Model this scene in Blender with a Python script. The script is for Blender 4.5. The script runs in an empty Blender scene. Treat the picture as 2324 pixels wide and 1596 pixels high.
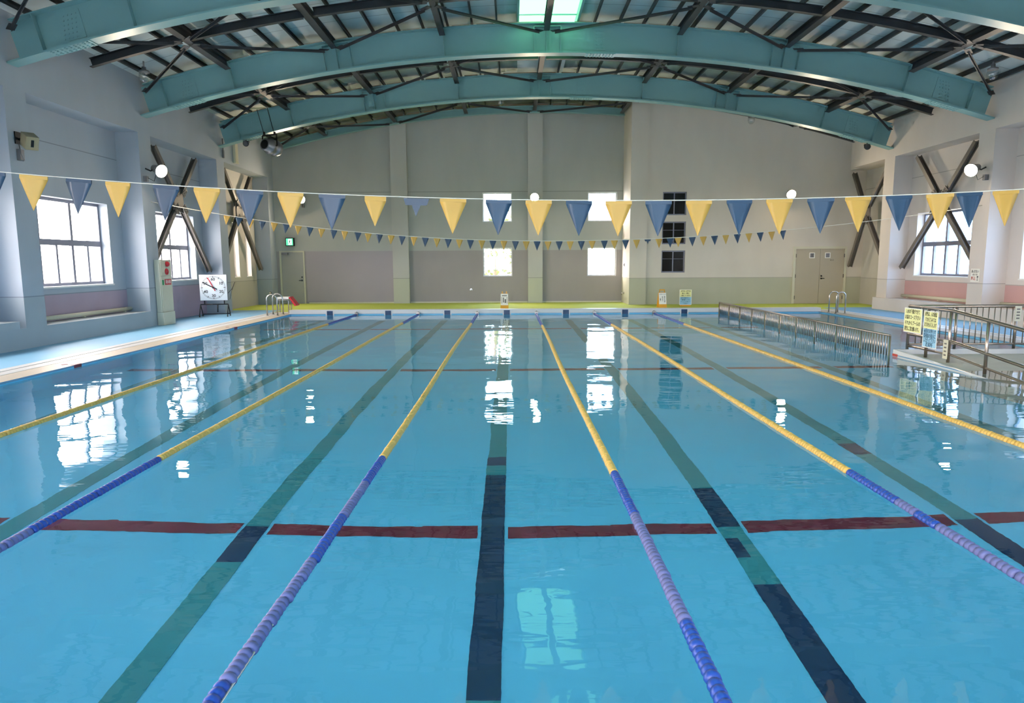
import bpy, math, random
from mathutils import Vector, Matrix
random.seed(7)
scn = bpy.context.scene
COL = scn.collection
PI = math.pi

# ------------------------------------------------------------------ helpers
def lin(c):
    return tuple((x / 12.92 if x <= .04045 else ((x + .055) / 1.055) ** 2.4) for x in c)
def hx(s):
    return lin(tuple(int(s[i:i + 2], 16) / 255 for i in (0, 2, 4)))

class MB:
    """collects shapes, then links them as ONE mesh object"""
    def __init__(self):
        self.v, self.f, self.m, self.s = [], [], [], []
    def face(self, idx, m=0, s=False):
        self.f.append(tuple(idx)); self.m.append(m); self.s.append(s)
    def box(self, x0, y0, z0, x1, y1, z1, m=0):
        x0, x1 = min(x0, x1), max(x0, x1); y0, y1 = min(y0, y1), max(y0, y1); z0, z1 = min(z0, z1), max(z0, z1)
        n = len(self.v)
        self.v += [(x0, y0, z0), (x1, y0, z0), (x1, y1, z0), (x0, y1, z0), (x0, y0, z1), (x1, y0, z1), (x1, y1, z1), (x0, y1, z1)]
        for q in ((0, 3, 2, 1), (4, 5, 6, 7), (0, 1, 5, 4), (1, 2, 6, 5), (2, 3, 7, 6), (3, 0, 4, 7)):
            self.face([n + i for i in q], m)
        return self
    def quad(self, a, b, c, d, m=0):
        n = len(self.v); self.v += [tuple(a), tuple(b), tuple(c), tuple(d)]; self.face((n, n + 1, n + 2, n + 3), m); return self
    def prism(self, pts, d, m=0):
        """polygon pts (3d) extruded by vector d"""
        n = len(self.v); k = len(pts)
        self.v += [tuple(p) for p in pts] + [tuple(Vector(p) + Vector(d)) for p in pts]
        self.face([n + i for i in range(k)][::-1], m); self.face([n + k + i for i in range(k)], m)
        for i in range(k):
            j = (i + 1) % k
            self.face((n + i, n + j, n + k + j, n + k + i), m)
        return self
    def tube(self, pts, r, n=8, m=0, cap=True):
        pts = [Vector(p) for p in pts]; rings = []
        rs = r if isinstance(r, (list, tuple)) else [r] * len(pts)
        up = None
        for i, p in enumerate(pts):
            a = pts[max(i - 1, 0)]; b = pts[min(i + 1, len(pts) - 1)]
            t = (b - a)
            if t.length < 1e-9: t = Vector((0, 0, 1))
            t.normalize()
            if up is None:
                up = Vector((0, 0, 1)) if abs(t.z) < .9 else Vector((1, 0, 0))
            x = t.cross(up)
            if x.length < 1e-6: x = t.cross(Vector((0, 1, 0)))
            x.normalize(); y = x.cross(t).normalized(); up = y
            base = len(self.v)
            for k in range(n):
                w = 2 * PI * k / n
                self.v.append(tuple(p + rs[i] * (math.cos(w) * x + math.sin(w) * y)))
            rings.append(base)
        for i in range(len(rings) - 1):
            for k in range(n):
                j = (k + 1) % n
                self.face((rings[i] + k, rings[i] + j, rings[i + 1] + j, rings[i + 1] + k), m, True)
        if cap:
            self.face([rings[0] + k for k in range(n)][::-1], m); self.face([rings[-1] + k for k in range(n)], m)
        return self
    def bar(self, a, b, w, h, m=0, up=(0, 0, 1)):
        """rectangular bar from a to b, w sideways, h along up"""
        a, b, up = Vector(a), Vector(b), Vector(up)
        t = (b - a).normalized(); x = t.cross(up).normalized() * (w / 2); y = x.cross(t).normalized() * (h / 2)
        n = len(self.v)
        for p in (a, b):
            for sx, sy in ((-1, -1), (1, -1), (1, 1), (-1, 1)):
                self.v.append(tuple(p + sx * x + sy * y))
        for q in ((0, 1, 2, 3), (7, 6, 5, 4), (0, 4, 5, 1), (1, 5, 6, 2), (2, 6, 7, 3), (3, 7, 4, 0)):
            self.face([n + i for i in q], m)
        return self
    def hbar(self, a, b, w, h, t=.018, m=0, up=(0, 0, 1)):
        """H section bar: two flanges and a web"""
        a, b, u = Vector(a), Vector(b), Vector(up)
        d = (b - a).normalized(); x = d.cross(u).normalized(); y = x.cross(d).normalized()
        o = y * (h / 2 - t / 2)
        self.bar(a + o, b + o, w, t, m, up); self.bar(a - o, b - o, w, t, m, up); self.bar(a, b, t, h - 2 * t, m, up)
        return self
    def lathe(self, prof, c, axis=(0, 0, 1), n=16, m=0, cap=True):
        """prof [(r, t)] turned about axis through c"""
        ax = Vector(axis).normalized(); c = Vector(c)
        return self.tube([c + ax * (t + i * 1e-7) for i, (r, t) in enumerate(prof)], [max(r, 1e-4) for r, t in prof], n, m, cap) if False else self._lathe(prof, c, ax, n, m)
    def _lathe(self, prof, c, ax, n, m):
        u = Vector((0, 0, 1)) if abs(ax.z) < .9 else Vector((1, 0, 0))
        x = ax.cross(u).normalized(); y = ax.cross(x).normalized(); rings = []
        for r, t in prof:
            base = len(self.v)
            for k in range(n):
                w = 2 * PI * k / n
                self.v.append(tuple(c + ax * t + max(r, 1e-4) * (math.cos(w) * x + math.sin(w) * y)))
            rings.append(base)
        for i in range(len(rings) - 1):
            for k in range(n):
                j = (k + 1) % n
                self.face((rings[i] + k, rings[i] + j, rings[i + 1] + j, rings[i + 1] + k), m, True)
        self.face([rings[0] + k for k in range(n)][::-1], m); self.face([rings[-1] + k for k in range(n)], m)
        return self
    def arc(self, R0, R1, x0, x1, y0, y1, n=24, m=0, smooth=False):
        """box section swept along the roof curve"""
        base = len(self.v)
        for i in range(n + 1):
            x = x0 + (x1 - x0) * i / n
            a = math.asin(max(-1, min(1, (x - RX) / R1)))
            for R, y in ((R0, y0), (R1, y0), (R1, y1), (R0, y1)):
                self.v.append((RX + R * math.sin(a), y, RZ + R * math.cos(a)))
        for i in range(n):
            p, q = base + 4 * i, base + 4 * i + 4
            for k in range(4):
                j = (k + 1) % 4
                self.face((p + k, q + k, q + j, p + j), m, smooth)
        self.face((base, base + 1, base + 2, base + 3), m); e = base + 4 * n
        self.face((e + 3, e + 2, e + 1, e), m)
        return self
    def mesh(self, name, mats, origin=(0, 0, 0)):
        me = bpy.data.meshes.new(name)
        ox, oy, oz = origin
        me.from_pydata([(x - ox, y - oy, z - oz) for x, y, z in self.v], [], self.f)
        for mt in (mats if isinstance(mats, (list, tuple)) else [mats]):
            me.materials.append(mt)
        me.polygons.foreach_set('material_index', self.m)
        me.polygons.foreach_set('use_smooth', self.s)
        me.update()
        return me

RX, RZ = 1.22, -33.1            # centre of the roof curve, in the x-z plane

def link(name, me, parent=None, loc=None):
    o = bpy.data.objects.new(name, me); COL.objects.link(o)
    if parent is not None: o.parent = parent
    if loc is not None: o.location = loc
    return o
def tag(o, label, cat, group=None, kind='thing'):
    o['label'] = label; o['category'] = cat
    if group: o['group'] = group
    if kind: o['kind'] = kind
    return o
def thing(name, label, cat, loc=(0, 0, 0), rz=0, group=None):
    o = bpy.data.objects.new(name, None); COL.objects.link(o)
    o.location = loc; o.rotation_euler = (0, 0, rz); o.empty_display_size = .1
    o['o'] = list(loc)
    return tag(o, label, cat, group)
def part(t, name, mb, mats, world=True, label=None):
    """a part under thing t; mb in world coordinates unless world is False"""
    r = t
    while r.parent is not None: r = r.parent
    org = tuple(r['o']) if (world and 'o' in r) else (0, 0, 0)
    o = link(name, mb.mesh(name, mats, org), t)
    if label: o['label'] = label
    return o
def single(name, mb, mats, label, cat, group=None, loc=(0, 0, 0)):
    o = link(name, mb.mesh(name, mats, loc), None, loc)
    return tag(o, label, cat, group)
def struct(name, mb, mats, parent=None, label=None):
    o = link(name, mb.mesh(name, mats), parent)
    if parent is None: o['kind'] = 'structure'
    if label: o['label'] = label
    return o

# ------------------------------------------------------------------ materials
MATS = {}
def mat(name, rgb, rough=.6, metal=0., var=.06, scale=4., bump=0., spec=.5):
    if name in MATS: return MATS[name]
    m = bpy.data.materials.new(name); m.use_nodes = True
    nt = m.node_tree; N, L = nt.nodes, nt.links
    b = N['Principled BSDF']; b.inputs['Roughness'].default_value = rough; b.inputs['Metallic'].default_value = metal
    b.inputs['Specular IOR Level'].default_value = spec
    g = N.new('ShaderNodeNewGeometry'); nz = N.new('ShaderNodeTexNoise'); nz.inputs['Scale'].default_value = scale; nz.inputs['Detail'].default_value = 4
    L.new(g.outputs['Position'], nz.inputs['Vector'])
    mx = N.new('ShaderNodeMix'); mx.data_type = 'RGBA'
    mx.inputs['A'].default_value = (*[c * (1 - var) for c in rgb], 1); mx.inputs['B'].default_value = (*[min(1, c * (1 + var)) for c in rgb], 1)
    L.new(nz.outputs['Fac'], mx.inputs['Factor']); L.new(mx.outputs['Result'], b.inputs['Base Color'])
    if bump:
        bp = N.new('ShaderNodeBump'); bp.inputs['Strength'].default_value = bump; bp.inputs['Distance'].default_value = .01
        L.new(nz.outputs['Fac'], bp.inputs['Height']); L.new(bp.outputs['Normal'], b.inputs['Normal'])
    MATS[name] = m
    return m
def emis(name, rgb, strength):
    m = bpy.data.materials.new(name); m.use_nodes = True
    nt = m.node_tree; nt.nodes.clear()
    e = nt.nodes.new('ShaderNodeEmission'); e.inputs['Color'].default_value = (*rgb, 1); e.inputs['Strength'].default_value = strength
    o = nt.nodes.new('ShaderNodeOutputMaterial'); nt.links.new(e.outputs[0], o.inputs[0])
    MATS[name] = m
    return m
def banded(name, rgb, bands, grooves=(), var=.05, rough=.7, scale=1.3, axis='Z', period=None):
    """painted wall: bands [(z_below, rgb)], grooves = heights of thin joints; or period = a joint every so many metres along axis"""
    m = bpy.data.materials.new(name); m.use_nodes = True
    nt = m.node_tree; N, L = nt.nodes, nt.links
    b = N['Principled BSDF']; b.inputs['Roughness'].default_value = rough; b.inputs['Specular IOR Level'].default_value = .3
    g = N.new('ShaderNodeNewGeometry'); sp = N.new('ShaderNodeSeparateXYZ'); L.new(g.outputs['Position'], sp.inputs[0])
    z = sp.outputs[axis]
    def math_(op, a, bb=None):
        n = N.new('ShaderNodeMath'); n.operation = op
        for i, q in ((0, a), (1, bb)):
            if q is None: continue
            if isinstance(q, (int, float)): n.inputs[i].default_value = q
            else: L.new(q, n.inputs[i])
        return n.outputs[0]
    def mix(f, a, bb, op='MIX'):
        n = N.new('ShaderNodeMix'); n.data_type = 'RGBA'; n.blend_type = op
        if isinstance(f, (int, float)): n.inputs['Factor'].default_value = f
        else: L.new(f, n.inputs['Factor'])
        for k, q in (('A', a), ('B', bb)):
            if isinstance(q, tuple): n.inputs[k].default_value = (*q, 1)
            else: L.new(q, n.inputs[k])
        return n.outputs['Result']
    c = tuple(rgb)
    for h, col in bands:
        c = mix(math_('LESS_THAN', z, h), c, col)
    nz = N.new('ShaderNodeTexNoise'); nz.inputs['Scale'].default_value = scale; nz.inputs['Detail'].default_value = 5
    mp = N.new('ShaderNodeMapping'); mp.inputs['Scale'].default_value = (1, 1, .35) if axis == 'Z' else (1, 1, 1); L.new(g.outputs['Position'], mp.inputs[0]); L.new(mp.outputs[0], nz.inputs['Vector'])
    rmp = N.new('ShaderNodeMapRange'); rmp.inputs['From Min'].default_value = .3; rmp.inputs['From Max'].default_value = .7
    rmp.inputs['To Min'].default_value = 1 - var; rmp.inputs['To Max'].default_value = 1 + var * .4
    L.new(nz.outputs['Fac'], rmp.inputs[0])
    c = mix(1., c, rmp.outputs[0], 'MULTIPLY')
    for h in grooves:
        d = math_('ABSOLUTE', math_('SUBTRACT', z, h))
        c = mix(math_('LESS_THAN', d, .011), c, tuple(q * .6 for q in rgb))
    if period:
        d = math_('PINGPONG', z, period / 2)
        c = mix(math_('LESS_THAN', d, .012), c, tuple(q * .5 for q in rgb))
    L.new(c, b.inputs['Base Color'])
    MATS[name] = m
    return m

WALL = hx('CACAC9')
M_walll = banded('painted_wall_shaded', hx('A9B2BC'), [(1.05, hx('A5AEB4'))], (1.05,))  # clock side: wall paint cooled and darkened to carry its shade
M_recessl = banded('recess_wall_shaded', hx('A9B2BC'), [(1.02, hx('AD9CAA'))], (1.02, 4.45))  # same shade tint in the recesses; pink band cooled to lilac
M_bayplain = banded('bay_plain', hx('C4C0B8'), [(1.02, hx('B9B4AA'))], (1.02, 4.45))
M_wall = banded('painted_wall_lit', hx('D8D0CA'), [(1.05, hx('D2CBC4'))], (1.05,))  # ramp side: wall paint warmed and lightened to carry the stronger light
M_recess = banded('recess_wall_lit', hx('D8D0CA'), [(1.02, hx('C8A19E'))], (1.02, 4.45))  # recesses of the lit side, warm light put into the colour
M_far = banded('far_wall_paint_shaded', hx('B4B6B2'), [(2.2, hx('A49E9E')), ], (4.62,))  # less lit half of the far wall, dimness put into the upper colour
M_farr = banded('far_wall_side_paint_lit', hx('D4CCC0'), [(1.05, hx('B6B5A0'))], (1.05,))  # better lit half, light put into the upper colour
M_ceil = banded('roof_deck', hx('D6E0E2'), [], (), axis='Y', period=1.21, var=.12, rough=.55)
M_teal = mat('teal_paint', hx('7CA9AB'), .36, 0, .08, 1.2)
M_dark = mat('dark_steel', hx('3A3D42'), .5, .1, .15, 3)
M_brown = mat('bronze_steel', hx('6A645E'), .5, .1, .1, 3)
M_tan = mat('tan_board', hx('BFA58C'), .8, 0, .2, 3)
M_blue_deck = mat('blue_deck', hx('74AACC'), .55, 0, .07, 1.2, .1)
M_green_deck = mat('green_mat', hx('B4C24A'), .8, 0, .12, 2.5, .2)
M_white = mat('white_tile', hx('CDCDCC'), .35, 0, .05, 2)
M_beige = mat('beige_tile', hx('ADA392'), .5, 0, .08, 3)
M_groove = mat('gutter_slot', hx('3E3A36'), .6)
M_bluetile = mat('blue_edge_tile', hx('6A96B6'), .25)
M_pool = mat('pool_tile', hx('60C8F0'), .5, 0, .05, .9)
M_teal_line = mat('teal_line_tile', hx('2C8E9A'), .5, 0, .1, 2)
M_navy = mat('navy_tile', hx('10355C'), .4, 0, .1, 2)
M_maroon = mat('maroon_tile', hx('70233A'), .5, 0, .15, 2)
M_red = mat('red_plastic', hx('C5202E'), .35)
M_cream = mat('cream_enamel', hx('CFCBB4'), .4, 0, .04)
M_steel = mat('stainless_steel', hx('C6C2BC'), .25, .9, .05)
M_galv = mat('brushed_steel', hx('A4978C'), .3, .9, .08)
M_alu = mat('window_aluminium', hx('7E7E8A'), .4, .3, .04)
M_wframe = mat('white_frame', hx('E6E4E0'), .45)
M_black = mat('black_plastic', hx('15161A'), .4)
M_grey = mat('grey_metal', hx('86868A'), .35, .5)
M_yellow = mat('yellow_plastic', hx('E2B83A'), .4, 0, .06)
M_flagy = mat('yellow_vinyl', hx('BE953C'), .45, 0, .06, 8)
M_flagb = mat('blue_vinyl', hx('1A3C55'), .4, 0, .08, 8)
M_ropeb = mat('blue_float', hx('1A4094'), .4, 0, .1, 12)
M_ropef = mat('faded_blue_float', hx('5A6092'), .55, 0, .15, 14)
M_ropey = mat('yellow_float', hx('CDA655'), .45, 0, .1, 12)
M_string = mat('white_cord', hx('D9D4C6'), .7)
M_signw = mat('white_board', hx('EDEAE2'), .5)
M_signy = mat('pale_yellow_paper', hx('EEEBA8'), .6)
M_signb = mat('pale_blue_paper', hx('9CCBE6'), .6)
M_ink = mat('black_ink', hx('26241F'), .7)
M_inkb = mat('navy_ink', hx('1E4A66'), .7)
M_inkr = mat('red_ink', hx('B8453C'), .7)
M_orange = mat('orange_plastic', hx('E0A22E'), .45)
M_face = mat('clock_white', hx('E4EBEE'), .4, 0, .02)
M_door = mat('beige_door', hx('B5AA96'), .5, 0, .05, 1.5)
M_doorg = mat('grey_door', hx('A9A7A2'), .5, 0, .05, 1.5)
M_panel = mat('grey_lilac_panel', hx('A79FA6'), .55, 0, .05, 1)
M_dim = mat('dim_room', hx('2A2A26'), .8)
M_conc = mat('pale_concrete', hx('C4B9A4'), .75, 0, .12, 4, .2)
M_green = mat('exit_green', hx('1E9E62'), .5)
M_leaf = mat('leaf_green', hx('5F6638'), .8, 0, .3, 3)
M_bark = mat('bark', hx('7A6A58'), .9)
M_ground = mat('outdoor_ground', hx('B8B4AA'), .9)
M_bld = mat('pale_render', hx('DCCFC2'), .8)
M_lens = emis('lamp_glow', (1, .80, .56), 260.)
M_sky = None

def glass(name, tint=(1, 1, 1)):
    m = bpy.data.materials.new(name); m.use_nodes = True
    nt = m.node_tree; N, L = nt.nodes, nt.links; N.clear()
    o = N.new('ShaderNodeOutputMaterial'); mx = N.new('ShaderNodeMixShader'); tr = N.new('ShaderNodeBsdfTransparent'); gl = N.new('ShaderNodeBsdfGlossy')
    tr.inputs[0].default_value = (*tint, 1); gl.inputs['Roughness'].default_value = .02
    mx.inputs[0].default_value = .05
    L.new(tr.outputs[0], mx.inputs[1]); L.new(gl.outputs[0], mx.inputs[2]); L.new(mx.outputs[0], o.inputs[0])
    return m
M_glass = glass('window_glass')
M_globe = glass('globe_glass', (.9, .92, .92))
M_globe.node_tree.nodes['Mix Shader'].inputs[0].default_value = .18
def darkglass():
    m = mat('dark_glass', hx('101311'), .06, 0, .3, 2)
    return m
M_dglass = darkglass()

def skylight_mat():
    m = bpy.data.materials.new('mint_polycarbonate'); m.use_nodes = True
    nt = m.node_tree; N, L = nt.nodes, nt.links; N.clear()
    o = N.new('ShaderNodeOutputMaterial'); e = N.new('ShaderNodeEmission'); e.inputs['Color'].default_value = (.30, 1, .50, 1)
    e.inputs['Strength'].default_value = SKYL
    L.new(e.outputs[0], o.inputs[0])
    return m
SKYL = 1.9
M_skyl = skylight_mat()

def water_mat():
    m = bpy.data.materials.new('pool_water'); m.use_nodes = True
    nt = m.node_tree; N, L = nt.nodes, nt.links; N.clear()
    o = N.new('ShaderNodeOutputMaterial'); g = N.new('ShaderNodeBsdfGlass')
    g.inputs['IOR'].default_value = 1.333; g.inputs['Roughness'].default_value = 0.0; g.inputs['Color'].default_value = (.97, .995, 1, 1)
    geo = N.new('ShaderNodeNewGeometry')
    def noise(sc, det, mapping, rough=.5):
        mp = N.new('ShaderNodeMapping'); mp.inputs['Scale'].default_value = mapping
        L.new(geo.outputs['Position'], mp.inputs[0])
        n = N.new('ShaderNodeTexNoise'); n.inputs['Scale'].default_value = sc; n.inputs['Detail'].default_value = det; n.inputs['Roughness'].default_value = rough
        L.new(mp.outputs[0], n.inputs['Vector']); return n.outputs['Fac']
    a = noise(.9, 1, (1, 1.2, 1)); b = noise(7.5, 1.5, (.45, 1.3, 1))
    b1 = N.new('ShaderNodeBump'); b1.inputs['Strength'].default_value = 1; b1.inputs['Distance'].default_value = .016
    b2 = N.new('ShaderNodeBump'); b2.inputs['Strength'].default_value = 1; b2.inputs['Distance'].default_value = .0012
    L.new(a, b1.inputs['Height']); L.new(b, b2.inputs['Height']); L.new(b1.outputs[0], b2.inputs['Normal'])
    L.new(b2.outputs[0], g.inputs['Normal']); L.new(g.outputs[0], o.inputs[0])
    return m
M_water = water_mat()

# ------------------------------------------------------------------ numbers of the hall
XL, XR = -9.9, 12.95            # faces of the side columns
BL, BR = -10.52, 13.57          # backs of the bays
YF, YR = 28.9, 27.2             # far wall, and its part on the ramp side
YN = -2.0                       # near wall, behind the viewer
PX0, PX1, PY0, PY1 = -7.47, 10.40, 1.8, 22.95   # pool
WZ = -.04                       # water
DEPTH = -1.34
SP = 4.85
ARCH_Y = [14.1, 18.95, 23.8, 28.45]
COLSL = [(a - .31, a + .31) for a in (-.43, 4.42, 9.27, 14.12, 18.94, 23.77)]
COLSR = [(a - .32, a + .32) for a in (-.33, 4.52, 9.37, 14.22, 19.07, 23.87)]

def Zroof(x, R): return RZ + math.sqrt(R * R - (x - RX) ** 2)

# ------------------------------------------------------------------ floor, pool, water
f = MB()
f.box(-11.2, YN, -.3, PX0 - .93, 24.95, 0, 0)
f.box(PX1 + 1.0, YN, -.3, 14.3, 24.95, 0, 0)
f.box(-8.4, YN, -.3, 11.4, .9, 0, 0)
f.box(-11.2, 24.95, -.3, 14.3, 29.3, 0, 1)
# coping, a gutter slot between two bands
def ring(x0, y0, x1, y1, w, top, m):      # rectangular ring just outside the rectangle
    f.box(x0 - w, y0 - w, -.3, x0, y1 + w, top, m); f.box(x1, y0 - w, -.3, x1 + w, y1 + w, top, m)
    f.box(x0, y0 - w, -.3, x1, y0, top, m); f.box(x0, y1, -.3, x1, y1 + w, top, m)
ring(PX0, PY0, PX1, PY1, .45, 0, 3)
ring(PX0 - .45, PY0 - .45, PX1 + .45, PY1 + .45, .24, .004, 2)
ring(PX0 - .69, PY0 - .69, PX1 + .69, PY1 + .69, .05, -.02, 4)
ring(PX0 - .74, PY0 - .74, PX1 + .74, PY1 + .74, .19, .004, 2)
f.box(PX0 - .93, PY1 + .93, -.3, PX1 + 1.0, 24.95, .003, 1)
f.box(PX0 - .05, PY1 - .002, -.02, PX1 + .05, PY1 + .32, .13, 2)
floor = struct('floor', f, [M_blue_deck, M_green_deck, M_white, M_beige, M_groove], label='pool deck, pale blue along the sides and green at the far end')
p = MB()
def basin_wall(a, b):
    (x0, y0), (x1, y1) = a, b
    for z0, z1, m in ((-.03, 0, 1), (DEPTH, -.03, 0)):
        p.quad((x0, y0, z0), (x1, y1, z0), (x1, y1, z1), (x0, y0, z1), m)
e = .004
basin_wall((PX0 + e, PY0), (PX0 + e, PY1)); basin_wall((PX0, PY1 - e), (PX1, PY1 - e)); basin_wall((PX1 - e, PY1), (PX1 - e, PY0)); basin_wall((PX1, PY0 + e), (PX0, PY0 + e))
p.box(PX0, PY0, DEPTH - .1, PX1, PY1, DEPTH, 0)
basin = struct('floor_pool_basin', p, [M_pool, M_bluetile], label='light blue tiled pool basin')
w = MB()
w.quad((PX0, PY0, WZ), (PX1, PY0, WZ), (PX1, PY1, WZ), (PX0, PY1, WZ))
water = struct('water', w, [M_water], label='clear still blue pool water'); water['category'] = 'water'

# markings on the pool floor: lane lines in two tile colours, red cross lines
LX = [-6.15, -4.18, -2.18, -.17, 1.83, 3.83, 5.83]
zt = DEPTH + .006
SEG = {1: [], 2: [(4.95, 5.55)], 3: [(3.54, 6.78), (7.05, 7.3)], 4: [(2.3, 4.62), (5.5, 6.35)], 5: [(2.3, 5.5), (7.2, 7.6)], 0: [], 6: []}
trim_n = 0
for i, x in enumerate(LX):
    l = MB(); y = PY0 + .6
    for a, b in SEG[i] + [(PY1 - .9, PY1 - .9)]:
        if a > y: l.box(x - .1, y, zt - .005, x + .1, a, zt, 0)
        if b > a: l.box(x - .1, a, zt - .005, x + .1, b, zt, 1)
        y = b
    if i == 4: l.box(x - .1, 5.0, zt - .003, x + .01, 5.3, zt + .002, 1)
    trim_n += 1
    struct('trim_%d' % trim_n, l, [M_teal_line, M_navy], label='lane line tiled on the pool floor')
for y in (5.5, 12.4, 19.3):
    l = MB(); xs = [PX0 + .4] + [q for x in LX for q in (x - .13, x + .13)] + [7.0]
    for k in range(0, len(xs), 2):
        l.box(xs[k], y - .1, zt - .005, xs[k + 1], y + .1, zt, 0)
    trim_n += 1
    struct('trim_%d' % trim_n, l, [M_maroon], label='dark red cross line tiled on the pool floor')

# ------------------------------------------------------------------ side walls with bays
def side_wall(name, X, B, cols, sgn, oc, plinth):
    """sgn -1: clock side, +1: ramp side. X column face, B bay back"""
    m = MB(); O = X + sgn * 1.25     # outer skin
    for a, b in cols: m.box(X, a, 0, O, b, 6.9)
    end = 28.25 if sgn < 0 else 26.4
    if sgn < 0: m.box(X, 28.25, 0, O, 29.3, 6.9)
    ed = [YN] + [q for c in cols for q in c] + [end if sgn < 0 else 27.5]
    for k in range(0, len(ed), 2):
        y0, y1 = ed[k], ed[k + 1]
        bk = B if not (sgn > 0 and k == len(ed) - 2) else 13.9
        ops = oc(k // 2, y0, y1)
        m.box(X, y0, 5.18, O, min(y1, 26.4) if sgn > 0 else y1, 6.9)
        if bk == 13.9: m.box(X + .3, 26.401, 5.18, O, 27.45, 6.9)
        mi = 2 if k == len(ed) - 2 else 1
        y = y0
        for a, b in ops:
            m.box(bk, y, 0, O, a, 5.18, mi)
            m.box(bk, a, 0, O, b, 1.2, mi); m.box(bk, a, 3.25, O, b, 5.18, mi)
            y = b
        m.box(bk, y, 0, O, y1, 5.18, mi)
    for a, b, x, h in plinth:
        m.box(x, a, 0, B + sgn * .05, b, h)
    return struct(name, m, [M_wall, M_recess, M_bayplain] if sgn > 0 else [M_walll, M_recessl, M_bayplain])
WIN_L, WIN_R = [], []
def ocL(k, y0, y1):
    if k == 0: return []
    if k == 6: return [(26.0, 26.5), (27.2, 27.7)]
    c = (y0 + y1) / 2; return [(c - 1.5, c + 1.5)]
def ocR(k, y0, y1):
    if k == 0: return []
    if k == 6: return [(25.0, 25.6)]
    c = (y0 + y1) / 2; return [(c - 1.5, c + 1.6)]
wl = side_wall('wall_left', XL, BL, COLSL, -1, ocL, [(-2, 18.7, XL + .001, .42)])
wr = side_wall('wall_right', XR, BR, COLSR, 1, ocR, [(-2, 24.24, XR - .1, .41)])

# far wall with four windows, the stepped-forward part on the ramp side, near wall with added windows
def holes(m, x0, x1, z0, z1, y0, y1, hs, mi=0):
    """wall slab x0..x1, z0..z1 between y0 and y1 with rectangular holes hs (columns of holes)"""
    cols = sorted({(a, b) for a, b, c, d in hs}); x = x0
    for a, b in cols:
        m.box(x, y0, z0, a, y1, z1, mi); z = z0
        for c, d in sorted((c, d) for p_, q_, c, d in hs if (p_, q_) == (a, b)):
            m.box(a, y0, z, b, y1, c, mi); z = d
        m.box(a, y0, z, b, y1, z1, mi); x = b
    m.box(x, y0, z0, x1, y1, z1, mi)
FW = [(-1.2, .03, 1.11, 2.31), (-1.2, .03, 3.38, 4.58), (3.19, 4.41, 1.11, 2.31), (3.19, 4.41, 3.38, 4.58)]
m = MB()
holes(m, -10.9, 4.8, 0, 8.4, YF, YF + .35, FW)
m.box(-4.97, YF - .2, 0, -4.3, YF + .01, 8.1, 2); m.box(.69, YF - .2, 0, 1.3, YF + .01, 8.1, 2)
m.box(4.66, YR - .1, 0, 4.8, YF + .35, 8.3, 1); m.box(4.8, YR - .1, 0, 5.33, YR + .4, 8.3, 1)
DW = [(5.95, 6.89, 1.26, 2.13), (5.95, 6.89, 2.38, 3.26), (5.95, 6.89, 3.51, 4.41)]
holes(m, 5.33, 14.2, 0, 8.4, YR, YR + .35, DW, 1)
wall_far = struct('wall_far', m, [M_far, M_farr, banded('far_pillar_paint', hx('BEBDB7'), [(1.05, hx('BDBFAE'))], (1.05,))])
m = MB()
NW_FILL = [(-8.5, -4.6, 1.0, 2.9), (-4.0, -.1, 1.0, 2.9), (.5, 4.4, 1.0, 2.9), (5.0, 8.9, 1.0, 2.9)]  # unseen windows added behind the viewer to brighten the pool
holes(m, -11.2, 14.3, 0, 8.4, YN - .3, YN, NW_FILL)
struct('wall_near', m, [M_wall])
# skirting along the far end
m = MB(); m.box(-8.6, YF - .02, 0, -4.98, YF - .002, .06); m.box(-4.29, YF - .02, 0, .68, YF - .002, .06); m.box(1.31, YF - .02, 0, 4.65, YF - .002, .06)
struct('baseboard_far', m, [M_cream])

# heating pipes along the bay backs
for sgn, B, rngs, nm in ((-1, BL, [(14.5, 18.6)], 'clock'), (1, BR, [(14.6, 18.7), (19.45, 23.5)], 'ramp')):
    for k, (a, b) in enumerate(rngs):
        q = MB(); x = B - sgn * .09
        q.tube([(x, a, .50), (x, b, .50)], .055, 10)
        for y in (a + .3, (a + b) / 2, b - .3): q.box(x - .03, y - .03, .424, x + .03, y + .03, .46)
        single('heating_pipe', q, [M_cream], 'cream pipe lying along the sill of the %s bay on the %s side' % (('wide window', 'braced window')[k], nm), 'pipe', 'pipes on the bay sills')

# ------------------------------------------------------------------ ceiling and skylight
m = MB()
RD = 41.27
m.arc(RD, RD + .06, -11.2, .22, YN - .3, 29.3, 28, 0, True)
m.arc(RD, RD + .06, 1.78, 14.4, YN - .3, 29.3, 28, 0, True)
m.arc(RD, RD + .06, .22, 1.78, 21.36, 29.3, 3, 0, True)
m.arc(RD, RD + .06, .22, 1.78, YN - .3, 0, 3, 0, True)
struct('ceiling', m, [M_ceil])
m = MB(); m.arc(RD + .12, RD + .14, .1, 1.9, 0, 21.4, 4, 0, True)
sk = struct('window_skylight', m, [M_skyl], label='mint green translucent skylight along the ridge')
m = MB()
for x in (.2, 1.8): m.box(x - .03, 0, Zroof(1, RD) - .12, x + .03, 21.35, Zroof(1, RD) + .13)
for k in range(19): m.box(.22, .5 + 1.1 * k, Zroof(1, RD) + .09, 1.78, .53 + 1.1 * k, Zroof(1, RD) + .12)
struct('skylight_frame', m, [M_teal], sk)

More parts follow.
